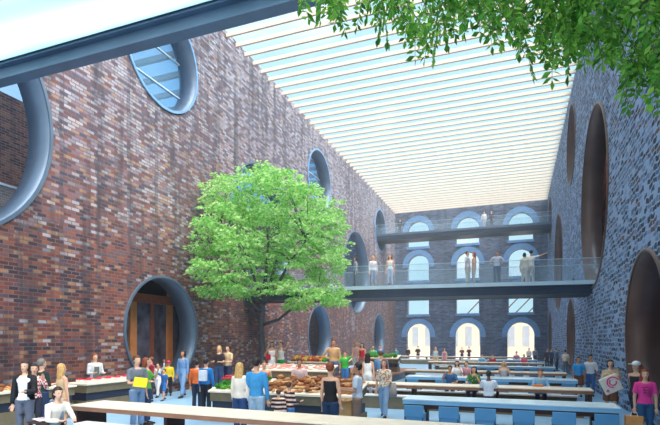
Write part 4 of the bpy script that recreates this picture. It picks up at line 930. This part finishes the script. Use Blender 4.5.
# --- things carried
def handpos(pr, s):
    r, ARM, Z = pr; w = ARM[s][2]+ARM[s][3]*.10; c, sn = math.cos(r.rotation_euler.z), math.sin(r.rotation_euler.z)
    return Vector((r.location.x+w.x*c-w.y*sn, r.location.y+w.x*sn+w.y*c, r.location.z+w.z))
h = handpos(g7, -1)
bm = bmesh.new(); box(bm, -.17, .17, -.012, .012, -.12, .12, bev=.004); finish(obj('folder', bm, cmat((244, 222, 40)), None, loc=h+Vector((.05, -.06, .0))), 'bright yellow folder held by the person in the grey T-shirt', 'folder').rotation_euler = (-.3, .1, .3)
# white bag with pink swirl
h = handpos(b49, -1); wb = empty('shopping_bag', h+Vector((.05, -.11, -.08)), .1, label='big white bag with a pink swirl held by the person with the black fringe', cat='bag')
bm = bmesh.new(); box(bm, -.24, .24, -.07, .07, -.24, .24, bev=.03); obj('bag_body', bm, cmat((236, 226, 214)), wb)
bm = bmesh.new()
for a0, rr in ((0, .15), (2, .09)): annulus(bm, (.06, .04), rr-.02, rr+.015, -.078, -.071, 'Y', 26, a0, a0+4.4)
annulus(bm, (-.16, -.13), .01, .04, -.078, -.071, 'Y', 14); obj('swirl_print', bm, cmat((236, 70, 150)), wb); wb.rotation_euler = (0, -.45, .1)
bm = bmesh.new(); tube(bm, [(-.12, 0, .23), (-.07, 0, .33), (.07, 0, .33), (.12, 0, .23)], [.01]*4, 6); obj('handle', bm, cmat((230, 210, 200)), wb)
h = handpos(p51, -1); pb = empty('paper_bag', (h.x-.02, h.y-.02, h.z-.5), 0, label='orange-brown paper shopping bag carried by the person in the pink T-shirt', cat='bag')
bm = bmesh.new(); box(bm, -.17, .17, -.08, .08, 0, .42, bev=.008); obj('bag_body', bm, cmat((226, 156, 92)), pb)
bm = bmesh.new(); tube(bm, [(-.07, -.05, .41), (-.05, -.02, .5), (.05, -.02, .5), (.07, -.05, .41)], [.008]*4, 6); obj('handle', bm, cmat((240, 236, 230)), pb)
r, ARM, Z = p51
bm = bmesh.new()
for k, (x, z, w, hh) in enumerate([(-.06, .76, .05, .012), (.0, .765, .045, .012), (.055, .755, .04, .014), (-.045, .725, .012, .05), (-.005, .72, .05, .012), (.05, .715, .012, .055), (-.03, .69, .06, .014), (.03, .68, .05, .014)]):
    box(bm, x-w/2, x+w/2, -.135, -.118, Z(z)-hh/2, Z(z)+hh/2)
obj('shirt_print', bm, cmat((110, 50, 70)), r)
# tote on walking woman, red handbag, magazine, cardboard box, orange dish
p = at(392.5, 14.3, .62); tb = empty('tote_bag', p, .2, label='grey cloth tote bag hanging at the side of the person in the floral blouse', cat='bag')
bm = bmesh.new(); stack(bm, [(0, 0, 0, .11, .06), (0, 0, .1, .14, .08), (0, 0, .42, .09, .04)], 14); obj('bag_body', bm, cmat((150, 144, 140)), tb, True)
bm = bmesh.new(); tube(bm, [(-.06, 0, .41), (-.05, 0, .62), (-.04, 0, .75)], [.012]*3, 6); obj('strap', bm, cmat((130, 124, 120)), tb)
p = at(268.3, 22.3, PZ+1.0); hb = empty('handbag', p, 0, label='red handbag at the side of the person in the white dress', cat='bag'); bm = bmesh.new(); box(bm, -.11, .11, -.05, .05, 0, .24, bev=.03); obj('bag_body', bm, cmat((190, 34, 52)), hb); bm = bmesh.new(); tube(bm, [(-.07, 0, .23), (0, 0, .42), (.07, 0, .23)], [.01]*3, 6); obj('handle', bm, cmat((150, 30, 44)), hb)
bm = bmesh.new()
for s in (-1, 1): loft(bm, [[(0, -.14, 0), (0, .14, 0), (0, .14, .008), (0, -.14, .008)], [(s*.2, -.14, .035), (s*.2, .14, .035), (s*.2, .14, .043), (s*.2, -.14, .043)]])
finish(obj('magazine', bm, fmat((226, 226, 232), (110, 130, 160), (196, 120, 110), 20), None, loc=at(46.5, 9.2, .765)), 'open magazine on the lap-height board before the reader with the ponytail', 'magazine')
cb = empty('small_side_table', at(46.5, 9.2), 0, label='small brown side table under the open magazine at lower left', cat='table'); obj('tabletop', B(-.26, .26, -.2, .2, .73, .76), M_BROWN, cb)
for sx in (-1, 1):
    for sy in (-1, 1): obj('leg', B(sx*.22-.02, sx*.22+.02, sy*.16-.02, sy*.16+.02, 0, .73), M_BROWN, cb)
p = at(346.5, 11.75, 0); bx = empty('cardboard_box', p, .1, label='tall tan cardboard carton between the black tank top and the khaki trousers', cat='box'); obj('carton', B(-.16, .16, -.16, .16, 0, .86, bev=.01), cmat((206, 158, 108)), bx); obj('flap', B(-.16, .16, -.25, -.16, .83, .85), cmat((190, 142, 94)), bx); obj('tape', B(-.03, .03, -.163, .1, .855, .864), cmat((160, 118, 76)), bx)
pl = at(538, 16.15, .762); d = empty('snack_tray', pl, 0, label='orange snack tray on the timber table before the light blue shirt', cat='tray'); obj('tray', stack(bmesh.new(), [(0, 0, 0, .16, .10), (0, 0, .03, .2, .13)], 16), cmat((232, 120, 40)), d)
for i in range(5): obj('snack', ball(bmesh.new(), (-.12+.06*i, .02*(i % 2), .045), (.03, .03, .025), 8, 6), cmat((240, 170, 60)), d)
